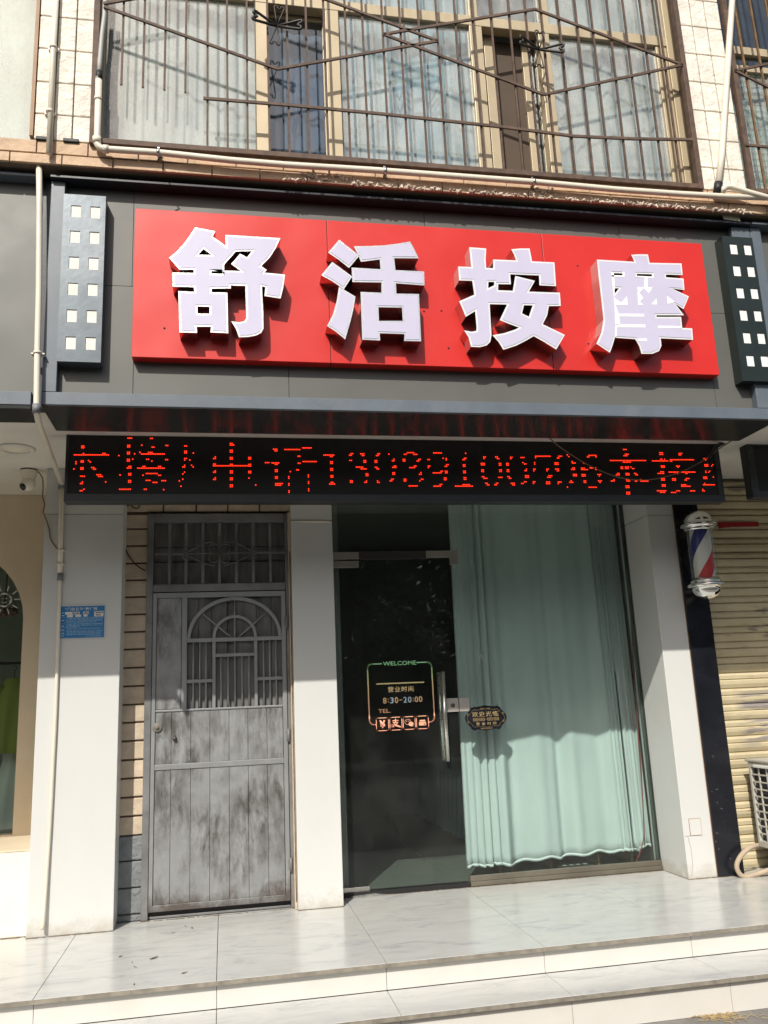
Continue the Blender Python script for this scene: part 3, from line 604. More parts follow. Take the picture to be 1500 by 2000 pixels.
for key, pieces in CH:
    w3d = [[[(P(a, c, YL).x, P(a, c, YL).z) for a, c in poly] for poly in pc] for pc in pieces]
    side = MB(); tr = MB(); fc = MB()
    for pc in w3d:
        side.prism(pc, YL+.001, YS-.0005, front=False, back=False)
        inn = [inset(pc[0], TW)]+[inset(h, -TW) if False else inset(h, -TW) for h in pc[1:]]
        # trim ring between outline and inner line, then the acrylic face
        tr.prism(pc, YL, YL+.004)
        fc.prism(inn, YL-.0022, YL-.0002)
    c = obj('character', side, 'return', Sg); c['label'] = names[key]
    obj('trim', tr, 'chrome' if key in ('shu', 'huo') else 'glinttrim', c); obj('face', fc, 'lav', c)
    if key == 'mo':
        mw = mat('white_stroke_lines', (.92, .92, .92), .3, .0, var=.02)
        for poly in ([(425, 832), (735, 835), (735, 868), (430, 865)], [(385, 960), (750, 965), (750, 1000), (390, 998)], [(905, 978), (1195, 985), (1198, 1008), (905, 1010)],
                     [(745, 388), (775, 392), (780, 510), (838, 512), (795, 582), (735, 522)], [(648, 505), (735, 510), (675, 580), (668, 580)], [(655, 560), (680, 580), (725, 640), (680, 685), (662, 690)], [(663, 690), (685, 685), (728, 727), (665, 727)],
                     [(365, 630), (455, 700), (525, 620), (535, 727), (375, 727)], [(886, 648), (892, 720), (818, 720)], [(1014, 615), (1112, 690), (1025, 712)], [(335, 318), (366, 340), (378, 520), (365, 630), (345, 420)], [(375, 727), (392, 740), (430, 850), (438, 965), (385, 965)], [(384, 998), (402, 998), (402, 1105), (378, 1118)], [(340, 380), (495, 384), (495, 320), (475, 320), (475, 364), (360, 362), (340, 362)], [(660, 1138), (770, 1136), (768, 1165), (655, 1160)], [(632, 385), (855, 395), (855, 378), (632, 370)]):
            obj('stroke_line', MB().prism([[(P(1140+a/6.25, 480+d/6.25, YL).x, P(1140+a/6.25, 480+d/6.25, YL).z) for a, d in poly]], YL-.0032, YL-.0021), mw, c)

# ------------------------------------------------------------------ column light boxes
def colbox(x0, x1, z0, z1, cells, m, label, cellm, skew=0):
    t = thing('column_box', ((x0+x1)/2, YBX, z0), label, 'sign box', 'column boxes at the fascia ends')
    b = MB(); cz = sorted(set(c[1] for c in cells)); 
    cw, ch = (x1-x0)*.235, (z1-z0)*.073
    ys = YP-.001
    # front sheet with real cut outs
    outer = [(x0, z0), (x1, z0), (x1, z1), (x0, z1)]
    holes = []
    for u, v in cells:
        cx, c_z = x0+(x1-x0)*u, z1-(z1-z0)*v; holes.append([(cx-cw/2, c_z-ch/2), (cx+cw/2, c_z-ch/2), (cx+cw/2, c_z+ch/2), (cx-cw/2, c_z+ch/2)])
    b.prism([outer]+holes, YBX, YBX+.003)
    b.box(x0, x1, YBX+.0032, ys, z0, z0+.003); b.box(x0, x1, YBX+.0032, ys, z1-.003, z1); b.box(x0, x0+.003, YBX+.0032, ys, z0+.0031, z1-.0031); b.box(x1-.003, x1, YBX+.0032, ys, z0+.0031, z1-.0031)
    obj('casing', b, m, t)
    for h in holes:
        o = obj('light_window', box(h[0][0]-.004, h[1][0]+.004, YBX+.0045, YBX+.009, h[0][1]-.004, h[2][1]+.004), cellm, t)
colbox(-.878, -.652, 3.161, 4.166, [(u, v) for v in (.105, .262, .42, .577, .735, .893) for u in (.30, .755)], mat('bare_grey_sheet_metal', (.115, .135, .155), .3, .45, var=.08, scl=3, dirt=(.25, .27, .29), dirt_amt=.4, stretch=(1, 1, .4)), 'tall grey metal box with twelve square windows left of the red sign', mat('crumpled_white_film', (.74, .72, .66), .5, var=.08, scl=20, bump=.5))
colbox(3.185, 3.405, 3.166, 4.168, [(u, v) for v in (.09, .245, .40, .555, .71, .865) for u in (.34, .80)], mat('black_sheet_metal', (.013, .02, .018), .35, var=.2, scl=5), 'tall black metal box with twelve square windows right of the red sign', mat('clean_white_acrylic', (.82, .82, .8), .4, var=.02, bump=0))

# ------------------------------------------------------------------ led display
lx0, lx1 = PX(127, 910, YLED), PX(1408, 910, YLED); lz1 = (PZ(300, 841, YLED)+PZ(1300, 860, YLED))/2; lz0 = (PZ(300, 981, YLED)+PZ(1300, 979, YLED))/2
Ld = thing('led_display', ((lx0+lx1)/2, YLED, lz0), 'long black LED ticker showing red scrolling dots under the fascia', 'led display')
fb = .062
b = MB(); b.box(lx0, lx1, YLED+.012, YLED+.09, lz0, lz1); obj('housing', b, 'blackmat', Ld, .003)
b = MB(); b.box(lx0, lx1, YLED, YLED+.0115, lz0, lz0+fb-.012); b.box(lx0, lx1, YLED, YLED+.0115, lz1-.022, lz1); b.box(lx0, lx0+.018, YLED, YLED+.0115, lz0+fb-.0119, lz1-.0221); b.box(lx1-.04, lx1, YLED, YLED+.0115, lz0+fb-.0119, lz1-.0221); obj('bezel', b, mat('bezel_aluminium', (.028, .03, .034), .4, var=.2), Ld, .002)
obj('screen', box(lx0+.019, lx1-.041, YLED+.004, YLED+.0118, lz0+fb-.0115, lz1-.0225), 'ledoff', Ld)
PIT = .0103
def ledpts(ox, oy, rows):
    out = []
    for r in rows:
        if len(r) == 2: x0 = x1 = r[0]; ys = (r[1],)
        elif len(r) == 3: x0, x1 = r[0], r[1]; ys = (r[2],)
        else: x0, x1 = r[0], r[1]; ys = (r[2], r[3])
        for yy in ys:
            a = P(ox+x0/5.357, oy+yy/5.357, YLED); c = P(ox+x1/5.357, oy+yy/5.357, YLED)
            n = max(0, round((c.x-a.x)/PIT))
            for k in range(n+1): out.append((a.x+k*PIT, a.z+(c.z-a.z)*(k/n if n else 0)))
    return out
R1 = [(215, 237, 222, 238), (130, 482, 313), (440, 460, 298), (235, 298), (150, 385), (150, 405), (212, 235, 375, 388), (278, 372), (295, 388), (130, 460), (212, 235, 448, 463), (315, 337, 446), (337, 358, 463), (205, 235, 537), (375, 420, 521), (395, 440, 539), (455, 596), (205, 228, 613), (228, 596), (205, 228, 688), (228, 672),
      (705, 742, 138), (940, 962, 141), (700, 722, 213, 229), (840, 212), (958, 980, 232), (1092, 1115, 215), (700, 722, 286, 302), (760, 302), (600, 320), (820, 286), (838, 1075, 304), (918, 960, 288), (700, 722, 360, 377), (742, 358), (897, 920, 360), (938, 378), (1092, 1115, 363), (680, 722, 450), (700, 722, 433), (800, 1075, 452), (860, 882, 434), (1018, 1040, 434), (700, 722, 508, 523), (618, 523), (860, 525), (897, 1000, 508), (1020, 1038, 527), (700, 722, 582, 598), (897, 940, 580), (958, 1000, 601), (1055, 1098, 583), (612, 722, 673), (877, 898, 673), (1075, 677),
      (1288, 1310, 220), (1288, 1310, 275, 292), (1385, 294), (1288, 1308, 350), (1288, 367), (1347, 367), (1270, 1290, 440), (1288, 422), (1365, 422), (1385, 440), (1290, 494), (1270, 513), (1270, 567), (1232, 586), (1250, 641)]
R2 = [(320, 340, 193, 210), (360, 210), (322, 342, 265, 283), (322, 342, 340, 356), (150, 170, 352), (168, 335), (508, 528, 340, 356), (150, 500, 427), (508, 528, 412, 430), (322, 342, 412), (150, 172, 410), (150, 172, 495), (168, 480), (322, 342, 482, 500), (508, 528, 485, 500), (150, 172, 570), (168, 553), (322, 342, 555, 573), (512, 556), (322, 342, 628, 646), (590, 628),
      (770, 254), (790, 810, 254, 271), (893, 1050, 257), (1080, 1160, 240), (1025, 1048, 327), (680, 720, 394), (752, 828, 397), (792, 812, 413), (1025, 1048, 400), (1080, 1215, 383), (792, 812, 470, 487), (1025, 1048, 470), (792, 812, 542, 558), (940, 488), (940, 540, ), (940, 558), (792, 812, 613, 630), (830, 870, 613), (830, 850, 630), (940, 613), (940, 630), (940, 688), (940, 705), (1142, 523), (1142, 542), (1142, 595), (1142, 612), (1142, 668), (1142, 687),
      (1297, 1390, 315), (1372, 1390, 331), (1373, 1393, 385, 402), (1373, 1393, 457, 474), (1376, 1396, 530, 546), (1358, 1415, 618), (1378, 1398, 600)]
R3 = [(225, 245, 317), (245, 265, 300), (228, 250, 371), (350, 390, 302), (370, 390, 320), (388, 410, 373, 390), (298, 358, 441), (352, 395, 460), (410, 432, 512, 530), (232, 257, 600), (240, 257, 585), (395, 415, 600), (408, 585),
      (525, 548, 302), (510, 527, 320), (493, 515, 373, 390), (497, 518, 443), (515, 535, 460), (515, 585), (517, 535, 601), (648, 305), (685, 357), (685, 707, 375), (672, 710, 444), (690, 710, 430), (688, 710, 500, 516), (672, 690, 567), (655, 675, 585),
      (805, 825, 307), (838, 910, 290), (905, 945, 308), (790, 812, 360, 377), (945, 968, 360, 377), (860, 915, 446), (912, 935, 430), (968, 498), (968, 985, 516), (972, 992, 568), (972, 586), (795, 818, 568, 586), (850, 925, 638),
      (1112, 1188, 293), (1048, 1072, 362), (1215, 348), (1235, 350), (1235, 366), (1048, 1072, 430), (1050, 447), (1237, 1258, 415, 433), (1102, 1175, 501), (1190, 1205, 484), (1240, 1262, 484, 501), (1228, 1248, 555, 573), (1108, 1180, 640), (1180, 1198, 622)]
R4 = [(42, 296), (30, 50, 348, 364), (32, 52, 416, 433), (35, 55, 483, 500), (38, 58, 551, 569), (-60, 115, 640), (22, 82, 624),
      (248, 266, 335), (248, 352), (215, 240, 402, 417), (218, 240, 470, 487), (225, 238, 541), (240, 265, 558), (262, 282, 610), (280, 295, 627), (365, 385, 335), (382, 402, 352), (400, 422, 402, 420), (402, 425, 470, 487), (393, 430, 548), (378, 400, 610), (360, 380, 627),
      (515, 538, 338), (515, 354), (482, 505, 402, 420), (484, 507, 470, 487), (488, 510, 541), (508, 525, 558), (528, 552, 610), (545, 562, 628), (628, 652, 341), (650, 393), (668, 690, 408), (668, 690, 478), (680, 461), (670, 695, 531, 548), (660, 675, 595), (642, 665, 612),
      (775, 930, 327), (776, 343), (768, 393), (768, 410), (770, 790, 462), (770, 480), (898, 920, 462), (908, 480), (915, 938, 531, 548), (760, 778, 595), (760, 612), (900, 925, 597, 614),
      (1020, 1045, 327), (1005, 1020, 346), (990, 1013, 396, 412), (995, 1018, 461), (1010, 1025, 479), (1113, 313), (1130, 331), (1165, 382), (1165, 1188, 398), (1160, 1195, 466), (1168, 1190, 450), (1175, 1198, 517, 532), (1015, 1042, 597), (1018, 614), (1140, 1165, 600), (1160, 583), (1117, 650),
      (1335, 1415, 318), (1320, 1337, 334), (1415, 334), (1275, 383), (1280, 1295, 399), (1265, 1290, 452, 467), (1312, 1330, 467), (1345, 1410, 450), (1415, 467), (1268, 1292, 518, 534), (1438, 1465, 518), (1445, 534), (1288, 1308, 585, 601), (1440, 1472, 585), (1450, 601), (1338, 1415, 652)]
R5 = [(365, 400, 257), (375, 400, 306), (370, 402, 322), (232, 598, 372), (362, 430, 389), (340, 362, 440, 456), (385, 408, 440, 456), (448, 440), (455, 475, 456), (305, 325, 507), (288, 312, 522), (385, 410, 507, 522), (478, 498, 507), (500, 517, 522), (265, 572), (240, 265, 586), (392, 415, 570, 586), (485, 505, 588), (545, 615, 588), (545, 572), (395, 425, 638, 655), (400, 430, 705, 722),
      (745, 772, 290), (742, 772, 308), (942, 972, 298), (948, 968, 314), (668, 822, 376), (850, 865, 378), (858, 1102, 364), (755, 773, 358), (800, 358), (758, 785, 428, 442), (922, 952, 430), (932, 443), (722, 785, 507), (745, 775, 490), (838, 1112, 493), (900, 922, 508), (1020, 1040, 508), (760, 792, 562, 577), (882, 905, 562), (878, 900, 577), (1015, 1042, 560), (1003, 1020, 576), (770, 800, 626, 640), (972, 1010, 626), (975, 1055, 641), (712, 800, 689), (742, 785, 705), (915, 945, 689), (870, 910, 706), (1065, 1112, 690),
      (1210, 1235, 352), (1218, 367), (1212, 1235, 415, 430), (1293, 415), (1293, 430), (1220, 482), (1220, 497), (1252, 495), (1268, 482), (1210, 1235, 545, 560), (1302, 545), (1200, 1318, 626), (1215, 611), (1190, 1208, 690), (1195, 675)]
b = MB()
allp = ledpts(120, 830, R1)+ledpts(390, 830, R2)+ledpts(640, 830, R3)+ledpts(900, 830, R4)+ledpts(1150, 830, R5)
for x, z in allp:
    x = round((x-lx0)/PIT)*PIT+lx0; n = 8; r = .0039
    b.add([(x+r*math.cos(k*6.2832/n), YLED-.0005+.0, z+r*math.sin(k*6.2832/n)) for k in range(n)]+[(x, YLED-.0025, z)], [(k, (k+1) % n, n) for k in range(n)])
o = obj('lit_dots', b, 'led', Ld); o['kind'] = 'stuff'
b = MB()
for px in (393, 708, 868, 1268):
    x = PX(px, 845, YLED+.05); b.box(x-.02, x+.02, YLED+.03, YLED+.065, lz1-.002, ZS)
obj('hanger', b, 'rust', Ld)
# sagging wire in front of the ticker
yw = YLED-.06
pts = [pt(1055, 836, -.98), pt(1080, 862, yw), pt(1105, 881, yw), pt(1140, 903, yw), pt(1170, 918, yw), pt(1205, 931, yw), pt(1240, 937, yw), pt(1275, 936, yw), pt(1310, 928, yw), pt(1345, 915, yw), pt(1380, 895, yw), pt(1405, 876, yw), pt(1440, 854, -.98)]
def smooth(pts, n=6):
    v = [Vector(p) for p in pts]; out = []
    for i in range(len(v)-1):
        p0, p1, p2, p3 = v[max(i-1, 0)], v[i], v[i+1], v[min(i+2, len(v)-1)]
        for k in range(n):
            t = k/n; out.append(.5*((2*p1)+(p2-p0)*t+(2*p0-5*p1+4*p2-p3)*t*t+(3*p1-p0-3*p2+p3)*t**3))
    return out+[v[-1]]
tag(obj('hanging_wire', MB().tube(smooth(pts), .0042, 6), 'wire'), 'thin brown wire sagging in front of the right half of the red ticker', 'wire')
tag(obj('hanging_cable', MB().tube(smooth([pt(1385, 893, yw+.0), pt(1400, 872, -.9), pt(1430, 858, -.8), pt(1462, 846, -.75), pt(1478, 845, -.7)]), .013, 8), 'cable'), 'thick black cable running from the ticker end to the black cabinet', 'cable')
tag(obj('hanging_cable', MB().tube(smooth([pt(1248, 855, YLED+.02), pt(1255, 848, YLED-.01), pt(1262, 852, YLED-.01), pt(1275, 845, YLED), pt(1240, 857, YLED), pt(1225, 859, YLED)]), .004, 6), 'cable'), 'thin black cable looped round a hanger above the red ticker', 'cable')
# second black cabinet at the right edge
cx0 = PX(1463, 910, YLED); t = thing('led_display', (cx0+.5, YLED, lz0), 'dark switched off ticker cabinet cut off at the right edge', 'led display')
b = MB(); b.box(cx0, cx0+1.4, YLED+.006, YLED+.09, PZ(1490, 972, YLED), PZ(1490, 858, YLED)); obj('housing', b, 'blackmat', t, .012)
b = MB(); frame_rect(b, cx0, cx0+1.4, PZ(1490, 972, YLED), PZ(1490, 858, YLED), .05, YLED-.004, YLED+.005); obj('bezel', b, mat('scuffed_plastic', (.03, .033, .036), .35, var=.5, scl=20), t, .004)
b = MB(); b.box(cx0+.12, cx0+.16, YLED+.03, YLED+.06, PZ(1490, 860, YLED)-.004, ZS); obj('hanger', b, 'rust', t)

# ================================================================== ground floor walls
yl, ym, yrp = -.10, 0.0, -.12
pl0, pl1 = (PX(89, 986, yl)+PX(50, 1836, yl))/2, (PX(243.5, 986, yl)+PX(219, 1821, yl))/2
pm0, pm1 = .475, .776
pr0, pr1 = 3.205, 3.425
def pillar(x0, x1, y0, y1, label, seamz):
    t = thing('white_pillar', ((x0+x1)/2, y0, 0), label, 'pillar', 'white clad pillars of the shop front')
    b = MB(); zz = [0.002]+seamz+[ZS-.001]
    for a, c in zip(zz, zz[1:]): b.box(x0, x1, y0, y1, a+(.0015 if a > .01 else 0), c-.0015)
    obj('cladding', b, 'white', t, .004)
    obj('core', box(x0+.01, x1-.01, y0+.01, y1-.002, .003, ZS-.002), 'blackmat', t)
    return t
pA = pillar(pl0, pl1, yl, .42, 'wide white pillar with a blue notice and a thin pipe at the left', [PZ(150, 1004, yl)])
pB = pillar(pm0, pm1, ym, .42, 'narrow white pillar between the steel door and the glass door', [PZ(610, 1016, ym)])
pC = pillar(pr0, pr1, yrp, YGL+.1, 'white pillar right of the curtained glass with a square cover plate near its foot', [PZ(1280, 1006, yrp)])
c0, c1 = P(1345, 1600, yrp), P(1370, 1630, yrp)
b = MB(); frame_rect(b, c0.x-.003, c1.x+.003, c1.z-.003, c0.z+.003, .003, yrp-.0045, yrp-.001); o = obj('cover_plate', box(c0.x, c1.x, yrp-.006, yrp-.001, c1.z, c0.z), 'white', pC); obj('plate_edge', b, 'wood', o)
b = MB(); b.box(pr0+.004, c0.x, yrp-.0015, yrp+.001, c1.z-.004, c1.z-.001); pp = [(1343, 1632), (1350, 1660), (1353, 1690), (1351, 1712)]
for a, c in zip(pp, pp[1:]): b.bar(pt(*a, yrp-.001), pt(*c, yrp-.001), .004, .002)
obj('crack', b, 'capgrey', pC)
b = MB(); b.box(pr1-.001, pr1+.004, yrp+.001, yrp+.02, .004, ZS-.01); obj('rusty_edge', b, 'wood', pC)
b = MB(); b.prism([[(PX(570, 1016, ym), PZ(570, 1017, ym)), (PX(640, 1017, ym), PZ(640, 1018, ym)), (PX(648, 1021, ym), PZ(648, 1021, ym)), (PX(600, 1019, ym), PZ(600, 1020.5, ym)), (PX(570, 1017, ym), PZ(570, 1018.5, ym))]], ym-.006, ym-.001); obj('paint_flake', b, 'cream', pB)

# brick strip with slate foot by the steel door
yb = .10
t = thing('brick_wall', (-.62, yb, 0), 'narrow beige brick strip with grey slate foot beside the steel door', 'wall')
bx0, bx1 = pl1+.004, PX(286, 1300, yb)
rows = [PZ(262, y, yb) for y in (1004, 1033, 1066, 1100, 1133, 1166, 1200, 1234, 1268, 1304, 1340, 1376, 1411, 1447, 1484, 1520, 1557, 1594, 1632)]
b = MB()
for a, c in zip(rows, rows[1:]): b.box(bx0-.2, bx1, yb, yb+.3, c+.006, a-.006)
zt = rows[0]; x = bx0-.08
xx = [bx0-.1, PX(319, 995, yb), PX(383, 995, yb), PX(445, 995, yb), PX(507, 995, yb), pm0+.08]
for a, c in zip(xx, xx[1:]): b.box(a+.004, c-.004, yb, yb+.3, PZ(400, 1000, yb)+.004, PZ(400, 985, yb)-.0+.075)
b.box(bx0-.1, pm0+.08, yb, yb+.3, PZ(400, 985, yb)+.083, ZS-.005)
obj('brick_course', b, 'brick', t, .006)
b = MB(); zr = [rows[-1], PZ(250, 1682, yb), PZ(248, 1735, yb), PZ(246, 1787, yb), -.0]
for a, c in zip(zr, zr[1:]): b.box(bx0-.2, bx1-.002, yb-.004, yb+.3, max(c, .001)+.004, a-.004)
obj('slate_foot', b, 'slate', t, .008)
obj('mortar', box(bx0-.19, bx1-.004, yb+.012, yb+.295, .002, ZS-.006), mat('dark_mortar', (.12, .085, .06), .9), t)
b = MB(); b.box(pm0-.018, pm0-.002, .03, .3, .003, PZ(566, 1004, .08)); obj('right_reveal', b, 'brick', t)
b = MB(); b.box(pm0-.012, pm0-.006, .026, .03, .05, 2.4); obj('rust_stain', b, mat('dark_rust', (.11, .07, .045), .85, var=.5, scl=12), t)

# ------------------------------------------------------------------ steel door
yd = .085
D = thing('steel_door', (-.03, yd, 0), 'worn grey steel security door with arched grille and barred top light', 'door')
dx0, dx1 = -.533, .468; dzt = 2.692; lzt, lzb = 2.122, .052
def dp(px, py, y=yd): p = P(px, py, y); return p.x, p.z
# door frame and top light
zb_t = PZ(427, 1148, yd)+.006
b = MB(); b.box(dx0, dx0+.045, yd-.01, yd+.05, .004, dzt); b.box(dx1-.032, dx1, yd-.01, yd+.05, .004, dzt); b.box(dx0+.045, dx1-.032, yd-.009, yd+.049, dzt-.062, dzt); b.box(dx0+.045, dx1-.032, yd-.012, yd+.049, lzt+.006, lzt+.06); b.box(dx0+.045, dx1-.032, yd+.02, yd+.05, .004, .02)
obj('door_frame', b, 'doorframe', D, .004)
b = MB(); x0, x1 = dx0+.046, dx1-.033; n = 8; zz = [lzt+.06, PZ(400, 1096, yd), PZ(400, 1066, yd), dzt-.06]
for i in range(n):
    a, c = x0+(x1-x0)*i/n, x0+(x1-x0)*(i+1)/n
    for z0, z1, off in ((zz[0], zz[1]-.002, .0), (zz[1]+.002, zz[2]-.002, .012), (zz[2]+.002, zz[3], .003)): b.box(a+.001, c-.001, yd+.035+off+.002*(i % 2), yd+.06, z0, z1)
obj('top_light_boards', b, 'plank', D, .002)
for px in (256, 417, 582, 744, 908, 1073, 1238):
    x = PX(280+px/5, 990+450/5, yd); obj('top_light_bar', box(x-.0105, x+.0105, yd-.006, yd+.014, lzt+.061, dzt-.063), 'doorframe', D, .003)
b = MB()
o_ = lambda x, y: (dp(280+x/5, 990+y/5)[0], yd-.012, dp(280+x/5, 990+y/5)[1])
for ln in ([(80, 465), (400, 465)], [(1090, 450), (1395, 450)], ): b.bar(o_(*ln[0]), o_(*ln[1]), .012, .008)
for ln in ([(400, 462), (620, 350), (700, 345)], [(400, 462), (1090, 450)], [(400, 462), (600, 560), (700, 575)], [(1090, 450), (900, 350), (780, 345)], [(1090, 450), (900, 545), (790, 575)]): b.tube([o_(*q_) for q_ in ln], .0035, 6)
for cx, cy, a0 in ((690, 410, 0), (795, 410, 0), (690, 500, 0), (795, 500, 0)):
    b.tube([o_(cx+50*math.cos(a0+k*.42), cy+46*math.sin(a0+k*.42)) for k in range(16)], .0035, 6)
b.tube([o_(742, 285), o_(742, 630)], .005, 6)
for cx, cy in ((405, 430), (405, 495), (1088, 418), (1088, 480)): b.tube([o_(cx+18*math.cos(k*.7), cy+20*math.sin(k*.7)) for k in range(9)], .0035, 6)
obj('scroll_ornament', b, 'doorframe', D)
# leaf
Lf = obj('door_leaf', MB(), 'door', D) if False else None
ex0, ex1 = dx0+.048, dx1-.036
iz = PZ(290, 1392, yd); jz = PZ(300, 1505, yd); jz1 = PZ(300, 1494, yd); gz = PZ(470, 1380, yd); st = .026
gx0 = PX(356, 1280, yd)
b = MB(); y0 = yd-.016
b.box(ex0, ex0+.026, y0, yd+.02, lzb, lzt); b.box(ex1-.03, ex1, y0, yd+.02, lzb, lzt)
b.box(ex0+.026, ex1-.03, y0+.001, yd+.019, lzt-.036, lzt); b.box(ex0+.026, ex1-.03, y0+.001, yd+.019, lzb, lzb+.04)
b.box(ex0+.026, ex1-.03, y0+.001, yd+.019, jz, jz+.036); b.box(ex0+.026, ex1-.03, y0+.001, yd+.019, iz, gz)
b.box(gx0-.004, gx0+.032, y0+.0005, yd+.0185, gz, lzt-.036)
leaf = obj('door_leaf', b, 'doorrail', D, .003)
b = MB(); b.box(ex0+.029, gx0-.007, y0+.006, yd+.01, gz+.003, lzt-.039)
n = 7; xa, xb = ex0+.028, ex1-.032
cuts = [xa]+[PX(280+p_/5, 1450, yd) for p_ in (272, 463, 650, 837, 1022, 1208)]+[xb]
for a, c in zip(cuts, cuts[1:]):
    b.box(a+.0012, c-.0012, y0+.008, yd+.012, jz+.0365, iz-.001); b.box(a+.0012, c-.0012, y0+.008, yd+.012, lzb+.0405, jz-.0005)
obj('sheet_panel', b, 'door', leaf, .001)
obj('panel_backing', box(ex0+.01, ex1-.02, yd+.013, yd+.0185, lzb+.02, iz-.001), 'blackmat', leaf)
# arched grille
g = lambda x, y: P(280+x/5, 1150+y/5, yd)
gz1 = lzt-.036; gx1 = ex1-.03; zx = (g(420, 505).z+g(1350, 482).z)/2; rr_ = lambda a: None
cxg = (gx0+.032+gx1)/2; R = (gx1-gx0-.032)/2-.0; Ry = gz1-zx-.002
b = MB()
def archbar(rx, rz, wd):
    vs = []; n = 28
    for k in range(n+1):
        a = math.pi*k/n; ca, sa = math.cos(a), math.sin(a)
        for rr, yy in ((0, y0+.002), (wd, y0+.002), (wd, yd+.01), (0, yd+.01)): vs.append((cxg+(rx-rr)*ca, yy, zx+.013+(rz-rr)*sa))
    fs = []
    for k in range(n):
        for i in range(4):
            j = (i+1) % 4; fs.append((k*4+i, k*4+j, k*4+4+j, k*4+4+i))
    b.add(vs, fs)
archbar(R, Ry-.012, .024); ri = R*.47; archbar(ri, ri*1.02, .02)
b.box(gx0+.032, gx1, y0+.003, yd+.012, zx-.013, zx+.013)
x2, x3 = cxg-ri+.01, cxg+ri-.01
b.box(x2-.011, x2+.011, y0+.0035, yd+.011, gz, zx-.013); b.box(x3-.011, x3+.011, y0+.0035, yd+.011, gz, zx-.013)
zs1 = (g(540, 900).z+g(1250, 875).z)/2; zs2 = g(900, 645).z
b.box(gx0+.032, x2-.011, y0+.004, yd+.01, zs1-.011, zs1+.011); b.box(x3+.011, gx1, y0+.004, yd+.01, zs1-.011, zs1+.011); b.box(x2+.011, x3-.011, y0+.004, yd+.01, zs2-.011, zs2+.011)
gr = obj('arch_grille', b, 'doorrail', leaf, .002)
for k in (1, 2, 3):
    for a, c in ((gx0+.032, x2-.011), (x3+.011, gx1)):
        x = a+(c-a)*k/4; obj('grille_bar', MB().tube([(x, yd-.002, gz), (x, yd-.002, zx-.012)], .0062, 8), 'doorrail', leaf)
for k in range(1, 6):
    x = x2+(x3-x2)*k/6; obj('grille_bar', MB().tube([(x, yd-.002, gz), (x, yd-.002, zs2-.01 if k != 3 else zx-.01)], .0062, 8), 'doorrail', leaf)
b = MB()
for a in (90, 42, 138):
    ca, sa = math.cos(rad(a)), math.sin(rad(a)); b.tube([(cxg+.03*ca, yd-.001, zx+.012), (cxg+(R-.01)*ca, yd-.001, zx+.013+(Ry-.025)*sa)], .006, 8)
obj('grille_spokes', b, 'doorrail', leaf)
b = MB(); xs = [gx0+.02, g(540, 300).x, g(670, 300).x, g(818, 300).x, g(905, 300).x, g(1105, 300).x, g(1250, 300).x, gx1+.01]
for i, (a, c) in enumerate(zip(xs, xs[1:])): b.box(a+.001, c-.001, yd+.02+.004*(i % 2)+(.012 if i == 3 else 0), yd+.04, gz-.01, gz1+.01)
obj('inner_boards', b, 'plank', leaf, .002)
# lock, handle and hinges
c = P(307, 1421, y0); b = MB(); b.lathe([(0, -.012), (.012, -.012), (.012, -.006), (.016, -.004), (.029, -.004), (.033, 0), (.033, .012)], (c.x, y0, c.z), 24, 'y'); obj('lock_cylinder', b, mat('dull_lock_metal', (.17, .155, .13), .6, .0), leaf)
c = P(341, 1442, y0); b = MB(); b.lathe([(0, -.02), (.008, -.02), (.012, -.012), (.006, -.004), (.014, 0), (.014, .012)], (c.x, y0, c.z), 16, 'y'); obj('door_knob', b, mat('dark_knob_metal', (.12, .11, .1), .4, .6), leaf)
for py in (1215, 1436, 1689):
    z = PZ(566, py, yd-.02); b = MB(); b.tube([(ex1+.006, yd-.02, z-.045), (ex1+.006, yd-.02, z+.045)], .009, 10); b.box(ex1-.012, ex1+.004, yd-.0205, yd-.015, z-.03, z+.03); obj('hinge', b, 'doorframe', leaf)
obj('threshold_gap', box(dx0+.045, dx1-.032, yd+.03, yd+.05, .021, .06), 'blackmat', D)

# black cable on the brick strip
yc = yb-.015
tag(obj('hanging_cable', MB().tube(smooth([pt(262, 983, yc), pt(244, 992, yc), pt(241, 1020, yc), pt(240, 1050, yc), pt(246, 1075, yc), pt(258, 1095, yc), pt(272, 1108, yc), pt(284, 1115, yc)]), .0045, 6), 'cable'), 'thin black cable curving down the beige brick strip beside the steel door', 'cable')
tag(obj('hanging_cable', MB().tube(smooth([pt(254, 984, yc), pt(262, 992, yc), pt(270, 992, yc), pt(273, 984, yc), pt(273, 975, yc)]), .004, 6), 'cable'), 'short loop of black cable above the left corner of the steel door', 'cable')

# ------------------------------------------------------------------ glass shop front
gxl, gxr = pm1+.008, 3.215
Fx = thing('fixed_window', (2.5, YGL, 0), 'large fixed glass panel in front of the aqua curtain with a steel sill', 'shop window')
mx = PX(897, 1400, YGL)
hz0, hz1 = PZ(760, 1094, YGL), PZ(760, 1077, YGL)
obj('pane', box(mx+.002, gxr-.012, YGL, YGL+.01, .062, ZS-.004), 'glass', Fx)
b = MB(); b.box(mx+.004, gxr, YGL-.03, YGL+.035, .004, .035); b.box(mx+.004, gxr, YGL-.022, YGL-.003, .0352, .072); b.box(mx+.004, gxr, YGL+.0125, YGL+.033, .0352, .068); obj('sill', b, mat('dirty_steel_sill', (.15, .135, .105), .5, .3, var=.25, dirt=(.12, .1, .075), dirt_amt=.6), Fx, .003)
b = MB(); b.box(gxr-.0118, gxr, YGL-.012, YGL+.022, .0725, ZS-.005); b.box(gxr-.03, gxr-.0125, YGL+.0125, YGL+.03, .0725, ZS-.005); obj('side_channel', b, mat('dull_green_channel', (.10, .115, .10), .4, .4), Fx, .002)
obj('top_pane', box(gxl, mx-.002, YGL, YGL+.01, hz1+.003, ZS-.004), 'glass', Fx)
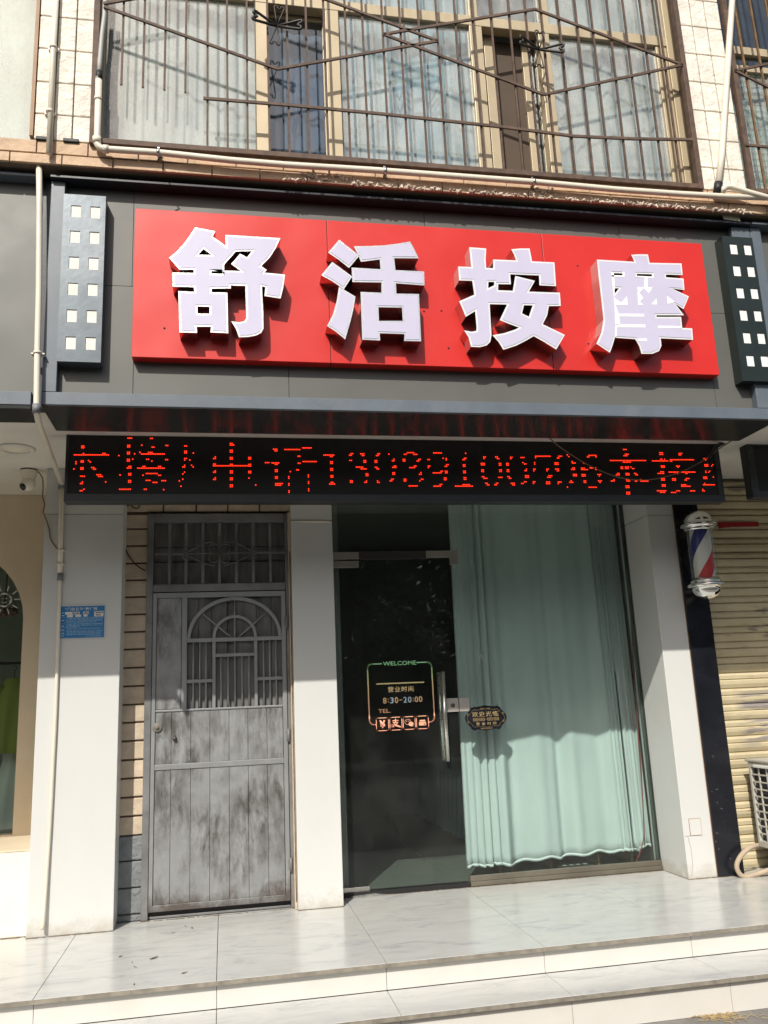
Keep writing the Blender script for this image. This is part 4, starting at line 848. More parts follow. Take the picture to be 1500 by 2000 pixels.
b = MB(); b.box(gxl+.13, PX(832, 1085, YGL), YGL-.012, YGL+.022, hz0+.004, hz1); obj('header_rail', b, mat('dark_header', (.03, .029, .027), .6), Fx, .003)
Gd = thing('glass_door', (gxl, YGL, 0), 'frameless glass door with steel pull handle and an opening hours sticker', 'door')
obj('pane', box(gxl+.004, mx-.004, YGL-.001, YGL+.011, .0335, hz0-.004), 'glass', Gd)
b = MB(); b.box(gxl+.004, mx-.004, YGL-.03, YGL+.035, .002, .032); obj('floor_guide', b, 'blackmat', Gd)
def fitting(x0, x1, z0, z1, par, m='steel'): return obj('patch_fitting', box(x0, x1, YGL-.014, YGL+.024, z0, z1), m, par, .003)
M['patch'] = mat('grey_patch_fitting', (.38, .36, .33), .4, .5)
fitting(gxl, PX(700, 1085, YGL), PZ(680, 1093, YGL), PZ(680, 1079, YGL), Fx, 'patch'); fitting(gxl+.006, PX(700, 1100, YGL), PZ(680, 1109, YGL), PZ(680, 1096, YGL), Gd, 'patch')
b = MB(); xa, xb, xc = PX(831, 1085, YGL), PX(880, 1085, YGL), PX(890, 1085, YGL); za, zb2, zc = PZ(860, 1076, YGL), PZ(860, 1089, YGL), PZ(885, 1103, YGL)
b.prism([[(xa, zb2), (mx-.001, zb2), (mx-.001, zc), (xc+.012, zc), (xc+.012, za), (xa, za)]], YGL-.014, YGL+.024); obj('patch_fitting', b, 'patch', Fx, .003)
fitting(gxl+.006, PX(722, 1738, YGL), PZ(700, 1746, YGL), PZ(700, 1735, YGL)+.01, Gd)
# pull handle
hx0, hx1 = PX(859, 1400, YGL-.05), PX(869, 1400, YGL-.05); hzt, hzb = PZ(862, 1312, YGL-.05), PZ(870, 1487, YGL-.05)
b = MB(); b.tube([(hx1, YGL-.055, hzb), (hx1, YGL-.055, hzt)], .0155, 16); b.tube([(hx1, YGL-.055, hzt-.1), (hx1, YGL, hzt-.1)], .008, 10); b.tube([(hx1, YGL-.055, hzb+.1), (hx1, YGL, hzb+.1)], .008, 10)
h_ = obj('pull_handle', b, 'steel', Gd)
b = MB(); b.tube([(hx1, YGL+.065, hzb), (hx1, YGL+.065, hzt)], .0155, 16); b.tube([(hx1, YGL+.065, hzt-.1), (hx1, YGL+.012, hzt-.1)], .008, 10); obj('pull_handle', b, 'steel', Gd)
# lock
a = P(873, 1391, YGL-.018); c = P(895, 1363, YGL-.018); e = P(916, 1363, YGL-.018)
b = MB(); b.box(a.x, mx-.004, YGL-.02, YGL+.03, a.z, c.z); M['plate'] = mat('satin_lock_plate', (.50, .47, .43), .38, .35, var=.06, scl=8); lk = obj('lock', b, 'plate', Gd, .004)
b = MB(); b.lathe([(0, -.006), (.009, -.006), (.012, -.004), (.016, 0), (.016, .004)], ((a.x+mx)/2, YGL-.021, (a.z+c.z)/2-.003), 20, 'y'); obj('keyhole', b, mat('dark_lock_core', (.12, .1, .08), .35, .7), lk)
obj('lock_keeper', box(mx+.001, e.x, YGL-.019, YGL+.03, a.z, c.z), 'plate', Fx, .004)

# opening hours sticker on the door
ysk = YGL-.0022
def grad(stops, name):
    m = N(name); m.b.inputs['Roughness'].default_value = .5
    cc = m.n('ShaderNodeTexCoord'); sp = m.n('ShaderNodeSeparateXYZ'); m.l(cc.outputs['Object'], sp.inputs[0])
    mr = m.n('ShaderNodeMapRange'); mr.inputs['From Min'].default_value = PZ(780, 1425, ysk); mr.inputs['From Max'].default_value = PZ(780, 1290, ysk); m.l(sp.outputs['Z'], mr.inputs[0])
    m.col(m.ramp(mr.outputs[0], stops)); return m.m
M['stick'] = grad([(0, (1.0, .40, .28)), (.4, (1.0, .58, .32)), (.68, (.95, .80, .40)), (.92, (.42, .9, .42)), (1, (.38, .88, .5))], 'rainbow_sticker_vinyl')
M['stickblue'] = mat('pale_blue_vinyl', (.60, .78, .92), .5, bump=0)
s0 = lambda x, y: (lambda p: (p.x, p.z))(P(690+x/4.839, 1260+y/4.839, ysk))
b = MB()
def stroke(mb, pts, wd, closed=False):
    pts = [Vector(p) for p in pts]
    L = list(zip(pts, pts[1:]+[pts[0]])) if closed else list(zip(pts, pts[1:]))
    for a, c in L: 
        d = (c-a).normalized()*wd*.45; mb.bar((a.x-d.x, ysk, a.y-d.y), (c.x+d.x, ysk, c.y+d.y), wd, .0012)
def rnd_rect(x0, z0, x1, z1, r, n=5):
    out = []
    for cx, cz, a0 in ((x1-r, z1-r, 0), (x0+r, z1-r, 90), (x0+r, z0+r, 180), (x1-r, z0+r, 270)):
        for k in range(n+1):
            a = rad(a0+90*k/n); out.append((cx+r*math.cos(a), cz+r*math.sin(a)))
    return out
# square up the sticker: measured corners averaged to an upright rectangle
xL, xR = (s0(135, 300)[0]+s0(155, 700)[0])/2, (s0(745, 300)[0]+s0(768, 680)[0])/2
zT, zB = (s0(200, 177)[1]+s0(690, 163)[1])/2, (s0(180, 750)[1]+s0(740, 728)[1])/2
ww, hh = xR-xL, zT-zB; U = lambda u, v: (xL+ww*u, zB+hh*v)
rr = .035
ar = lambda cx, cz, a0, a1, r: [(cx+r*math.cos(rad(a0+(a1-a0)*k/5)), cz+r*math.sin(rad(a0+(a1-a0)*k/5))) for k in range(6)]
stroke(b, [U(.215, 1)]+ar(xL+rr, zT-rr, 90, 180, rr)+ar(xL+rr, zB+rr, 180, 270, rr)+[U(.085, 0)], .0085)
stroke(b, [U(.775, 1)]+ar(xR-rr, zT-rr, 90, 0, rr)+ar(xR-rr, zB+rr, 0, -90, rr)+[U(.915, 0)], .0085)
stroke(b, [U(.135, .665), U(.86, .665)], .0085)
St = obj('sticker_frame', b, 'stick', Gd)
text('sticker_text', 'WELCOME', *U(.5, 1.0), ysk, 'stick', Gd, w=ww*.52, h=hh*.072, bold=.018)
text('sticker_text', '营业时间', *U(.5, .565), ysk, 'stick', Gd, w=ww*.40, h=hh*.095, bold=.02, spacing=1.15)
cxs = U(.5, .385); cw = ww*.57
t_ = [('8', .245, 0), (':', .30, 0), ('3', .355, 1), ('0', .425, 0), ('–', .495, 0), ('2', .56, 1), ('0', .63, 1), (':', .685, 0), ('0', .735, 0), ('0', .80, 0)]
for ch, u, bl in t_:
    k = hh*.10
    text('sticker_text', ch, *U(u, .385), ysk, 'stickblue' if bl else 'stick', Gd, h=k if ch not in ':–' else (k*.62 if ch == ':' else k*.13), w=ww*.056 if ch not in ':–' else (ww*.014 if ch == ':' else ww*.05), bold=.02)
text('sticker_text', 'TEL.', *U(.235, .215), ysk, 'stick', Gd, w=ww*.19, h=hh*.065, bold=.02)
icw = ww*.185; iz_ = zB-.0
for k in range(4):
    cx = xL+ww*(.195+.205*k); b = MB(); stroke(b, rnd_rect(cx-icw/2, iz_-icw*.5, cx+icw/2, iz_+icw*.5, .012), .0045, True); ic = obj('sticker_icon', b, 'stick', Gd)
    if k == 0: text('icon_mark', '¥', cx, iz_, ysk, 'stick', ic, h=icw*.62, w=icw*.5, bold=.05)
    if k == 1:
        text('icon_mark', '支', cx-.001, iz_+.006, ysk, 'stick', ic, h=icw*.6, w=icw*.6, bold=.025); b = MB(); e_ = [(cx-.024+.014*math.cos(t/10*6.28), iz_-.014+.009*math.sin(t/10*6.28)) for t in range(11)]; stroke(b, e_, .005); stroke(b, [(cx-.012, iz_-.009), (cx+.032, iz_-.024)], .009); obj('icon_mark', b, 'stick', ic)
    if k == 2:
        b = MB(); e_ = [(cx-.01+.023*math.cos(t/16*6.28), iz_+.008+.019*math.sin(t/16*6.28)) for t in range(17)]; stroke(b, e_, .0035)
        for dx in (-.018, -.002): b.prism([[(cx+dx+.0032*math.cos(t), iz_+.013+.0032*math.sin(t)) for t in [i*.785 for i in range(8)]]], ysk-.0006, ysk+.0006)
        b.prism([[(cx+.013+.0185*math.cos(t), iz_-.008+.0155*math.sin(t)) for t in [i*.393 for i in range(16)]], [(cx+.007+.0028*math.cos(t), iz_-.004+.0028*math.sin(t)) for t in [i*.785 for i in range(8)]], [(cx+.019+.0028*math.cos(t), iz_-.004+.0028*math.sin(t)) for t in [i*.785 for i in range(8)]]], ysk-.0007, ysk+.0007)
        b.prism([[(cx+.018, iz_-.02), (cx+.027, iz_-.019), (cx+.027, iz_-.028)]], ysk-.0006, ysk+.0006); obj('icon_mark', b, 'stick', ic)
    if k == 3:
        b = MB(); b.prism([rnd_rect(cx-.027, iz_-.005-.0, cx+.027, iz_+.002, .001, 1)], ysk-.0006, ysk+.0006)
        b.prism([rnd_rect(cx-.022, iz_+.0055, cx+.022, iz_+.018, .006, 3)], ysk-.0006, ysk+.0006)
        b.prism([rnd_rect(cx-.027, iz_-.022, cx+.027, iz_-.0052, .006, 3), rnd_rect(cx+.008, iz_-.017, cx+.022, iz_-.009, .001, 1)], ysk-.0006, ysk+.0006); obj('icon_mark', b, 'stick', ic)
b = MB(); c = P(717, 1748, YGL-.02); 
tag(obj('plastic_scrap', MB().add([(c.x-.12, YGL-.06, .004), (c.x+.1, YGL-.07, .003), (c.x+.16, YGL-.05, .004), (c.x+.05, YGL-.035, .018), (c.x-.12, YGL-.04, .012), (c.x, YGL-.05, .014)], [(0, 1, 5), (1, 2, 5), (2, 3, 5), (3, 4, 5), (4, 0, 5)]), glassmat('clear_plastic_film', (.8, .82, .8), 1.4, .25)), 'crumpled strip of clear plastic on the floor under the glass door', 'scrap')

# hanging welcome plaque outside the fixed glass
ypq = YGL-.02
k0 = lambda x, y: (lambda p: (p.x, p.z))(P(900+x/15, 1360+y/15, ypq))
Pq = thing('welcome_plaque', (*k0(730, 630)[:1], ypq, k0(730, 630)[1]), 'small black scalloped welcome plaque hung on the glass beside the lock', 'sign')
pc = k0(732, 632); pw = (k0(1345, 620)[0]-k0(120, 640)[0]); ph_ = k0(730, 262)[1]-k0(730, 1000)[1]
prof = [(.5, 0), (.48, .13), (.36, .36), (.37, .40), (.33, .42), (.335, .46), (.30, .455), (.295, .49), (.24, .45), (.12, .47), (0, .505)]
pr = [(u, v) for u, v in prof]+[(-u, v) for u, v in prof[-2::-1]]; pr = pr+[(u, -v) for u, v in pr[-2:0:-1]]
b = MB(); b.prism([[(pc[0]+u*pw, pc[1]+v*ph_) for u, v in pr]], ypq-.004, ypq); obj('board', b, 'black', Pq)
b = MB(); inn = [(pc[0]+u*pw*.9, pc[1]+v*ph_*.72) for u, v in pr]
for a, c in zip(inn, inn[1:]+inn[:1]): b.bar((a[0], ypq-.0046, a[1]), (c[0], ypq-.0046, c[1]), .0012, .001)
for sx in (-1, 1):
    for dz in (-.16, .14): b.tube([(pc[0]+sx*pw*.42+.007*math.cos(t*.6)*(1-t*.05), ypq-.0048, pc[1]+dz*ph_+.01*math.sin(t*.6)*(1-t*.05)) for t in range(9)], .0016, 5)
    for u in (.05, .10): b.tube([(pc[0]+sx*u*pw+.006*math.cos(t*.6), ypq-.0048, pc[1]+.37*ph_+.004*math.sin(t*.6)) for t in range(9)], .0014, 5)
obj('gilt_scrolls', b, 'gold', Pq)
text('plaque_text', '欢迎光临', pc[0]-.003, pc[1]+.155*ph_, ypq-.0046, 'gold', Pq, w=pw*.63, h=ph_*.21, bold=.012, spacing=1.15)
b = MB()
for u in (-.275, -.205, -.125, -.055, .065, .135, .215, .285):
    x = pc[0]+(u-.005)*pw; z = pc[1]-.05*ph_; w_ = pw*.022; h2 = ph_*.058
    for sx in (-1, 1): b.box(x+sx*w_-.0016, x+sx*w_+.0016, ypq-.0052, ypq-.0041, z-h2, z+h2)
    for v in (-1, 0, 1): b.box(x-w_+.0017, x+w_-.0017, ypq-.0051, ypq-.0041, z+v*h2*.9-.0014, z+v*h2*.9+.0014)
b.box(pc[0]-.006, pc[0]+.004, ypq-.0052, ypq-.0041, pc[1]-.05*ph_-.001, pc[1]-.05*ph_+.001); obj('blank_digits', b, 'gold', Pq)
text('plaque_text', '营业时间', pc[0]+.0, pc[1]-.225*ph_, ypq-.0046, 'gold', Pq, w=pw*.48, h=ph_*.12, bold=.012, spacing=1.8)
text('plaque_text', 'WELCOME', pc[0], pc[1]-.415*ph_, ypq-.0046, 'gold', Pq, w=pw*.28, h=ph_*.055, bold=.01)
hk = P(940, 1281, YGL-.006); b = MB(); b.lathe([(0, -.018), (.004, -.018), (.005, -.006), (.016, -.002), (.018, .004)], (hk.x, YGL-.006, hk.z), 16, 'y')
suction = obj('suction_hook', b, glassmat('clear_plastic', (.9, .93, .92), 1.5, .2), Pq)
b = MB(); a1, a2 = (pc[0]-.3*pw, ypq-.006, pc[1]+.47*ph_), (pc[0]+.3*pw, ypq-.006, pc[1]+.47*ph_)
b.tube([a1, (hk.x, YGL-.018, hk.z)], .0007, 4); b.tube([a2, (hk.x, YGL-.018, hk.z)], .0007, 4); obj('nylon_cord', b, 'capgrey', Pq)
b = MB()
for a in (a1, a2): b.lathe([(0, -.006), (.004, -.006), (.004, 0)], a, 10, 'y'); b.box(a[0]-.002, a[0]+.002, ypq-.007, ypq-.003, a[2], a[2]+.012)
obj('eyelet', b, 'chromesm', Pq)

# ------------------------------------------------------------------ things inside the shop
ycu = .50
cx0, cx1 = PX(901, 1400, ycu), PX(1241, 1400, ycu)
czb = PZ(1080, 1684, ycu)
dens = lambda s: (s*.55/.2 if s < .2 else (.55+(s-.2)*.28/.62 if s < .82 else .83+(s-.82)*.9/.18))/1.73
cu, vs, nx, nz = drape('curtain', cx0, cx1, ycu, czb, 2.95, 'curtain', 'pale aqua curtain hanging behind the large fixed glass, lower third in the sun', 17, .040, 12, density=dens, nz=40, taper=.05, sag=lambda s: .009*math.sin(s*47)+.006*math.sin(s*21)+.045*s)
hb = MB(); row = nz-0
b = MB(); v2 = []; 
for i in range(nx+1):
    p = vs[nz*(nx+1)+i]; v2 += [(p[0], p[1]-.003, p[2]+.002), (p[0], p[1]-.003, p[2]+.022)]
b.add(v2, [(2*i, 2*i+2, 2*i+3, 2*i+1) for i in range(nx)], True); o = obj('hem', b, 'hem', cu); sm = o.modifiers.new('thick', 'SOLIDIFY'); sm.thickness = .0015
sh = thing('low_shelf', (2.5, .8, 0), 'low wooden shelf with open compartments just showing under the curtain', 'shelf')
b = MB(); yy0, yy1 = .60, .95
b.box(2.05, 3.15, yy0-.0, yy1, .235, .255); b.box(2.05, 3.15, yy1-.012, yy1, .003, .2345)
obj('board', b, 'wood', sh, .002)
for x in (2.05, 2.14, 2.46, 2.85, 3.13): obj('divider', box(x, x+.018, yy0+.001, yy1-.013, .003, .2345), 'wood', sh, .001)
a = P(1090, 1697, .40); t = thing('power_strip', (2.55, .42, .0), 'black power strip lying on the floor behind the fixed glass', 'power strip')
a, c = PG(1090, 1698, .02), PG(1155, 1692, .02); b = MB(); b.box(a.x, c.x, a.y-.025, a.y+.03, .002, .042); obj('body', b, 'blackmat', t, .005)
for k in range(4): b = MB(); x = a.x+.04+k*.055; b.box(x, x+.03, a.y-.01, a.y+.02, .0425, .0445); obj('socket', b, 'capgrey', t)
pk = []; rnd = random.Random(5)
for k in range(60):
    s = k/59; aa = k*.55; px = 1004+150*s; py = 1713-14*s
    pk.append(PG(px+10*math.sin(aa)*(1-s), py+4*math.cos(aa)*(1-s), .012+.008*(k % 3 == 0)))
tag(obj('extension_cord', MB().tube(smooth(pk, 3), .0045, 6), 'pink'), 'tangled pink cord on the floor behind the fixed glass', 'cord')
pw_ = [pt(1222, 990, .33), pt(1225, 1080, .33), pt(1230, 1180, .33), pt(1238, 1300, .33), pt(1247, 1440, .33), pt(1252, 1500, .34), pt(1256, 1580, .34), pt(1257, 1640, .36), pt(1240, 1690, .40)]
tag(obj('hanging_wire', MB().tube(smooth(pw_), .0045, 6), 'redwire'), 'thin dark red wire hanging inside at the right edge of the curtain', 'wire')
bed = thing('massage_bed', (2.6, 3.0, 0), 'massage bed with pale blue skirt in the dark room behind the glass door', 'bed')
bx = PG(830, 1600, 0); X0, X1, Y0, Y1 = 2.22, 2.98, 1.75, 4.3
obj('mattress', box(X0, X1, Y0, Y1, .56, .66), 'bluecloth', bed, .03, 3)
vs = []; n = 160; path = [(X0, Y1), (X0, Y0), (X1, Y0)]
L1, L2 = Y1-Y0, X1-X0
for i in range(n+1):
    s = i/n*(L1+L2)
    bx_, by_, nx_, ny_ = (X0, Y1-s, -1, 0) if s < L1 else (X0+s-L1, Y0, 0, -1)
    wv = .02*math.sin(s*38)+.01*math.sin(s*17)
    vs += [(bx_+nx_*(.004+wv*1.3+.02), by_+ny_*(.004+wv*1.3+.02), .03), (bx_+nx_*(.003+wv*.3), by_+ny_*(.003+wv*.3), .585)]
b = MB(); b.add(vs, [(2*i, 2*i+2, 2*i+3, 2*i+1) for i in range(n)], True); obj('skirt', b, 'bluecloth', bed)
b = MB()
for x in (X0+.08, X1-.08):
    for y in (Y0+.08, Y1-.08): b.box(x-.025, x+.025, y-.025, y+.025, .003, .558)
obj('frame', b, 'wood', bed)
obj('towel', box(X0+.06, X0+.42, Y0+.05, Y0+.45, .662, .70), 'bluecloth', bed, .015, 3)

# ------------------------------------------------------------------ blue notice and pipe on the left pillar
ypl = yl-.004
n0, n1 = P(112, 1183, ypl), P(204, 1247, ypl)
Nt = thing('notice_plate', ((n0.x+n1.x)/2, ypl, n1.z), 'blue printed notice with white text on the wide left pillar', 'notice')
nz0, nz1 = (PZ(115, 1248, ypl)+PZ(203, 1246, ypl))/2, (PZ(118, 1184, ypl)+PZ(204, 1181, ypl))/2
obj('plate', box(n0.x, n1.x, ypl, yl-.0005, nz0, nz1), 'blue', Nt)
nw, nh = n1.x-n0.x, nz1-nz0; V = lambda u, v: (n0.x+nw*u, nz1-nh*v)
b = MB(); frame_rect(b, n0.x, n1.x, nz0, nz1, .0035, ypl-.0006, ypl-.0001); obj('white_edge', b, 'paper', Nt)
text('notice_text', '“门前五包”责任牌', *V(.5, .105), ypl-.0004, 'paper', Nt, w=nw*.66, h=nh*.095, bold=.012, spacing=1.1)
b = MB()
def pbox(mb, u0, u1, v0, v1, d=.0004): a, c = V(u0, v0), V(u1, v1); mb.box(a[0], c[0], ypl-d, ypl-.00005, c[1], a[1])
for r_ in ((.17, .47, .19, .27), (.54, .66, .19, .265), (.77, .965, .18, .345), (.21, .33, .28, .35), (.38, .50, .28, .345), (.55, .63, .275, .34)): pbox(b, *r_)
obj('pasted_slip', b, 'paper', Nt)
b = MB(); rnd = random.Random(9)
for (u0, u1, v) in ((.31, .45, .235), (.555, .655, .235), (.80, .95, .225), (.81, .91, .30)):
    u = u0
    while u < u1:
        pbox(b, u, u+.018, v-.022+rnd.uniform(-.006, .006), v+.018, .0007); u += .026
obj('handwriting', b, 'ink', Nt)
b = MB()
for v, u0, u1 in ((.39, .22, .95), (.43, .20, .95), (.47, .20, .95), (.505, .20, .82), (.565, .22, .95), (.605, .2, .95), (.645, .2, .48), (.71, .22, .93), (.785, .22, .95), (.825, .22, .92), (.88, .22, .95), (.93, .63, .93)):
    u = u0
    while u < u1:
        w_ = rnd.uniform(.010, .02); pbox(b, u, min(u+w_, u1), v-.009, v+.007)
        u += w_+rnd.choice([.006, .006, .008, .02])
for v in (.22, .30, .45, .62, .735, .83, .91): pbox(b, .095, .155, v-.012, v+.008)
for v in (.36, .545, .67, .755, .855, .965): pbox(b, .03, .97, v, v+.004)
obj('small_print', b, mat('pale_blue_print', (.45, .62, .76), .6, bump=0), Nt)
# down pipe: in front of the fascia, back under the soffit and down the pillar
yu = YF-.045; yv = yl-.02
pts = [pt(76, 290, yu), pt(77, 400, yu), pt(76, 560, yu), pt(73, 690, yu), pt(71.5, 790, yu)]
low = pt(121, 945, yv)
pts2 = arc(pt(71.5, 792, yu), pt(71, 812, yu), (Vector(pt(71, 815, yu))+(Vector(low)-Vector(pt(71, 815, yu)))*.12))
up_ = MB().tube(pts+pts2+[low], .0165, 14); p = tag(obj('drain_pipe', up_, 'pvc'), 'cream plastic pipe past the fascia end, under the soffit and down the left pillar', 'pipe', 'plastic pipes')
yw_ = yl-.016
obj('lower_run', MB().tube([low, pt(119, 1010, yv), pt(117.5, 1120, yv)], .0165, 14), 'pvc', p)
lw = [pt(117.5, 1120, yv), pt(114, 1240, yw_), pt(108, 1400, yw_), pt(104, 1480, yw_), pt(98, 1600, yw_), pt(91, 1710, yw_-.004), pt(83, 1816, yw_-.02)]
obj('thin_run', MB().tube(smooth(lw), .0115, 12), 'pvc', p)
b = MB(); b.tube([pt(77, 278, yu), pt(76.5, 292, yu)], .0215, 14); b.lathe([(0.0, .016), (.012, .012), (.0215, 0)], pt(77, 279, yu), 14); b.tube([pt(71.3, 790, yu), pt(70.8, 806, yu)], .021, 14); b.tube([pt(120.5, 946, yv), pt(120, 955, yv)], .021, 12); b.tube([pt(118, 1120, yv), pt(117, 1134, yv)], .0195, 12); obj('pipe_socket', b, 'pvcgrey', p)
for px, py, yy, back in ((73, 689, yu, YF), (119, 1075, yv, yl), (117.5, 1102, yv, yl)):
    b = MB(); c = pt(px, py, yy); b.tube([(c[0], yy, c[2]-.006), (c[0], yy, c[2]+.006)], .021, 12); b.box(c[0]-.034, c[0]+.034, yy+.008, back, c[2]-.004, c[2]+.004); obj('pipe_clip', b, 'pvc', p)

# ------------------------------------------------------------------ left neighbour's shop front
Wn = thing('neighbour_shop', (-2.3, .65, 0), 'cream and beige neighbouring shop front with arched display window on the left', 'shop front')
yn = .65; aR, aZ0 = PX(45, 1215, yn), PZ(25, 1630, yn)
aT = PZ(45, 1210, yn); ac = aR-.62
arch = [(aR, aZ0), (aR, aT)]+[(ac+.62*math.cos(rad(a)), aT+.62*math.sin(rad(a))*.92) for a in range(10, 171, 10)]+[(ac-.62, aT), (ac-.62, aZ0)]
b = MB(); b.prism([[(-4.5, .5), (pl0-.001, .5), (pl0-.001, ZS-.002), (-4.5, ZS-.002)], arch], yn, yn+.12); obj('wall', b, 'beige', Wn)
lz = .508
b = MB(); b.box(-4.5, pl0-.002, -.045, yn-.001, .002, lz-.012); obj('plinth', b, 'cream', Wn, .006)
b = MB(); b.box(-4.5, pl0-.003, -.048, yn-.0015, lz-.0115, lz); obj('ledge', b, 'beige', Wn, .003)
obj('pane', box(ac-.63, aR+.01, yn+.09, yn+.096, aZ0-.01, aT+.6), 'glass', Wn)
b = MB(); b.box(-4.5, -1.0, 2.6, 2.7, 0, 2.97); b.box(-1.05, -.95, .8, 2.6, 0, 2.97); b.box(-4.5, -1.05, .8, 2.6, .3, .35); obj('interior_wall', b, mat('green_grey_room', (.34, .37, .32), .8), Wn)
# soffit step by the neighbour
dwn = PG(32, 877, ZS-.004); t = thing('ceiling_light', (dwn.x, dwn.y, ZS), 'round white recessed light in the soffit at the left', 'light')
b = MB(); b.lathe([(.115, 0), (.115, -.008), (.082, -.014), (.08, -.004)], (dwn.x, dwn.y, ZS-.0005), 36); obj('rim', b, 'soffit', t)
b = MB(); b.lathe([(0, -.006), (.08, -.006), (.08, -.001)], (dwn.x, dwn.y, ZS-.0005), 36); obj('diffuser', b, 'cream', t)
yca = -.06; c = P(56, 921, yca)
t = thing('security_camera', (c.x, yca, ZS), 'white ball security camera hanging from the soffit beside the left pillar', 'camera')
b = MB(); b.lathe([(.054, 0), (.054, -.009)], (c.x, yca, ZS-.001), 28); obj('gasket', b, 'blackmat', t)
b = MB(); b.lathe([(.056, -.009), (.055, -.024), (.049, -.056), (.038, -.076), (.0, -.078)], (c.x, yca, ZS-.001), 28); obj('base', b, 'cream', t)
bc = Vector((c.x-.0, yca-.005, ZS-.104)); b = MB(); b.lathe([(.049*math.sin(rad(a)), .049*math.cos(rad(a))) for a in range(0, 181, 12)], bc, 24); ball = obj('ball', b, 'cream', t)
d = Vector((-.55, -.62, -.56)).normalized(); q1 = d.orthogonal().normalized(); q2 = d.cross(q1); vs = []
for r, h in ((.024, .041), (.026, .0495), (.0, .051)): vs += [bc+d*h+(q1*math.cos(k*.3927)+q2*math.sin(k*.3927))*r for k in range(16)]
b = MB(); b.add(vs, [(j*16+k, j*16+(k+1) % 16, j*16+16+(k+1) % 16, j*16+16+k) for j in range(2) for k in range(16)], True); obj('lens', b, 'black', ball)
cp = [(c.x+.052, yca, ZS-.02), pt(76, 923, yca+.02), pt(83, 935, 0.0), pt(84, 955, .0), pt(83, 970, .0), pt(87, 985, .0), pt(84, 1000, .0), pt(87, 1006, yl-.006), pt(95, 1030, yl-.006), pt(100, 1055, yl-.006), pt(115, 1075, yl-.006)]
obj('cable', MB().tube(smooth(cp), .004, 6), 'wire', t)
# decorations inside the display window
yst = yn+.082; t = thing('window_sticker', (PX(8, 1172, yst), yst, PZ(8, 1172, yst)), 'white smiling sun drawing on the arched display window', 'sticker')
b = MB(); c = P(8, 1172, yst)
ring = [(c.x+.052*math.cos(k*.3307), c.z+.046*math.sin(k*.3307)) for k in range(20)]
def st2(pts, wd):
    for a, e in zip(pts, pts[1:]): b.bar((a[0], yst, a[1]), (e[0], yst, e[1]), wd, .001)
st2(ring, .007); st2([(c.x+.044*math.cos(k*.35+.3), c.z+.052*math.sin(k*.35+.3)) for k in range(18)], .005)
st2([(c.x-.018+.0045*k, c.z-.012-.010*math.sin(k/8*3.14)) for k in range(9)], .005)
for k in range(10):
    a = k*.628+.05; st2([(c.x+.072*math.cos(a), c.z+.07*math.sin(a)), (c.x+.112*math.cos(a), c.z+.11*math.sin(a))], .007)
for dx in (-.012, .014): b.lathe([(0, -.001), (.005, -.001), (.005, 0)], (c.x+dx, yst, c.z+.012), 8, 'y')
obj('drawing', b, 'paper', t)
ydr = 1.15; rail = P(30, 1295, ydr)
t = thing('clothes_rail', (rail.x-.3, ydr, .35), 'thin dark clothes rail inside the arched display window', 'clothes rail')
b = MB(); b.tube([(rail.x-1.0, ydr, rail.z), (rail.x+.14, ydr, rail.z)], .01, 10); obj('rail', b, 'blackiron', t)
b = MB(); b.tube([(rail.x+.13, ydr, .35), (rail.x+.13, ydr, rail.z)], .01, 10); b.tube([(rail.x-.99, ydr, .35), (rail.x-.99, ydr, rail.z)], .01, 10); obj('post', b, 'blackiron', t)
def garment(x, y, ztop, zbot, w0, w1, m, name, label, cat, sleeves=True):
    n = 40; vs = []; rows_ = 16
    for j in range(rows_+1):
        tt = j/rows_; z = ztop+(zbot-ztop)*tt; w_ = w0*(.35+.65*min(1, tt*5)) if tt < .2 else w0*.9+(w1-w0*.9)*((tt-.2)/.8)
        dd = .05+.05*tt
        for k in range(n):
            a = 2*math.pi*k/n; fo = 1+.22*math.sin(a*7+tt*2.5+math.sin(a*3))*(.15+tt)
            vs.append((x+w_*math.cos(a)*fo, y+dd*math.sin(a)*fo, z))
    mb = MB(); mb.add(vs, [(j*n+k, j*n+(k+1) % n, j*n+n+(k+1) % n, j*n+n+k) for j in range(rows_) for k in range(n)], True)
    o = thing(name, (x, y, zbot), label, cat); obj('body', mb, m, o)
    hg = MB(); hg.tube([(x, y, ztop+.0), (x, y, ztop+.06), (x+.015, y, ztop+.085), (x-.0, y, ztop+.1), (x-.015, y, ztop+.085)], .003, 6); obj('hanger', hg, 'blackiron', o)
    if sleeves:
        for s_ in (-1, 1): obj('sleeve', MB().tube([(x+s_*w0*.6, y, ztop-.04), (x+s_*(w0+.02), y-.02, ztop-.25), (x+s_*(w0+.05), y-.03, ztop-.62)], [.06, .055, .045], 14), m, o)
gp = P(28, 1370, ydr); garment(gp.x-.0, ydr-.03, PZ(35, 1325, ydr), PZ(28, 1470, ydr), .16, .13, 'green', 'blouse', 'lime green long sleeved blouse hanging behind the arched window', 'clothing')
gp = P(22, 1500, ydr+.12); garment(gp.x+.03, ydr+.1, PZ(25, 1440, ydr), PZ(15, 1620, ydr), .1, .2, 'nets', 'skirt', 'pale grey long skirt hanging behind the lime blouse', 'clothing', False)
c = P(8, 1196, 1.0); b = MB(); rnd = random.Random(4)
for k in range(26): b.lathe([(0, -.02), (.018, -.01), (.02, .004), (.0, .02)], (c.x+rnd.uniform(-.11, .09), 1.0+rnd.uniform(-.05, .05), c.z+rnd.uniform(-.03, .03)), 8)
t = thing('wall_basket', (c.x, 1.0, c.z), 'small bunch of dried brown flowers behind the sun drawing', 'flowers'); obj('dried_flowers', b, mat('dried_flowers', (.2, .1, .07), .8), t); obj('cord', MB().tube([(c.x, 1.0, c.z), (c.x+.02, 1.02, c.z+.9)], .006, 6), 'blackiron', t)
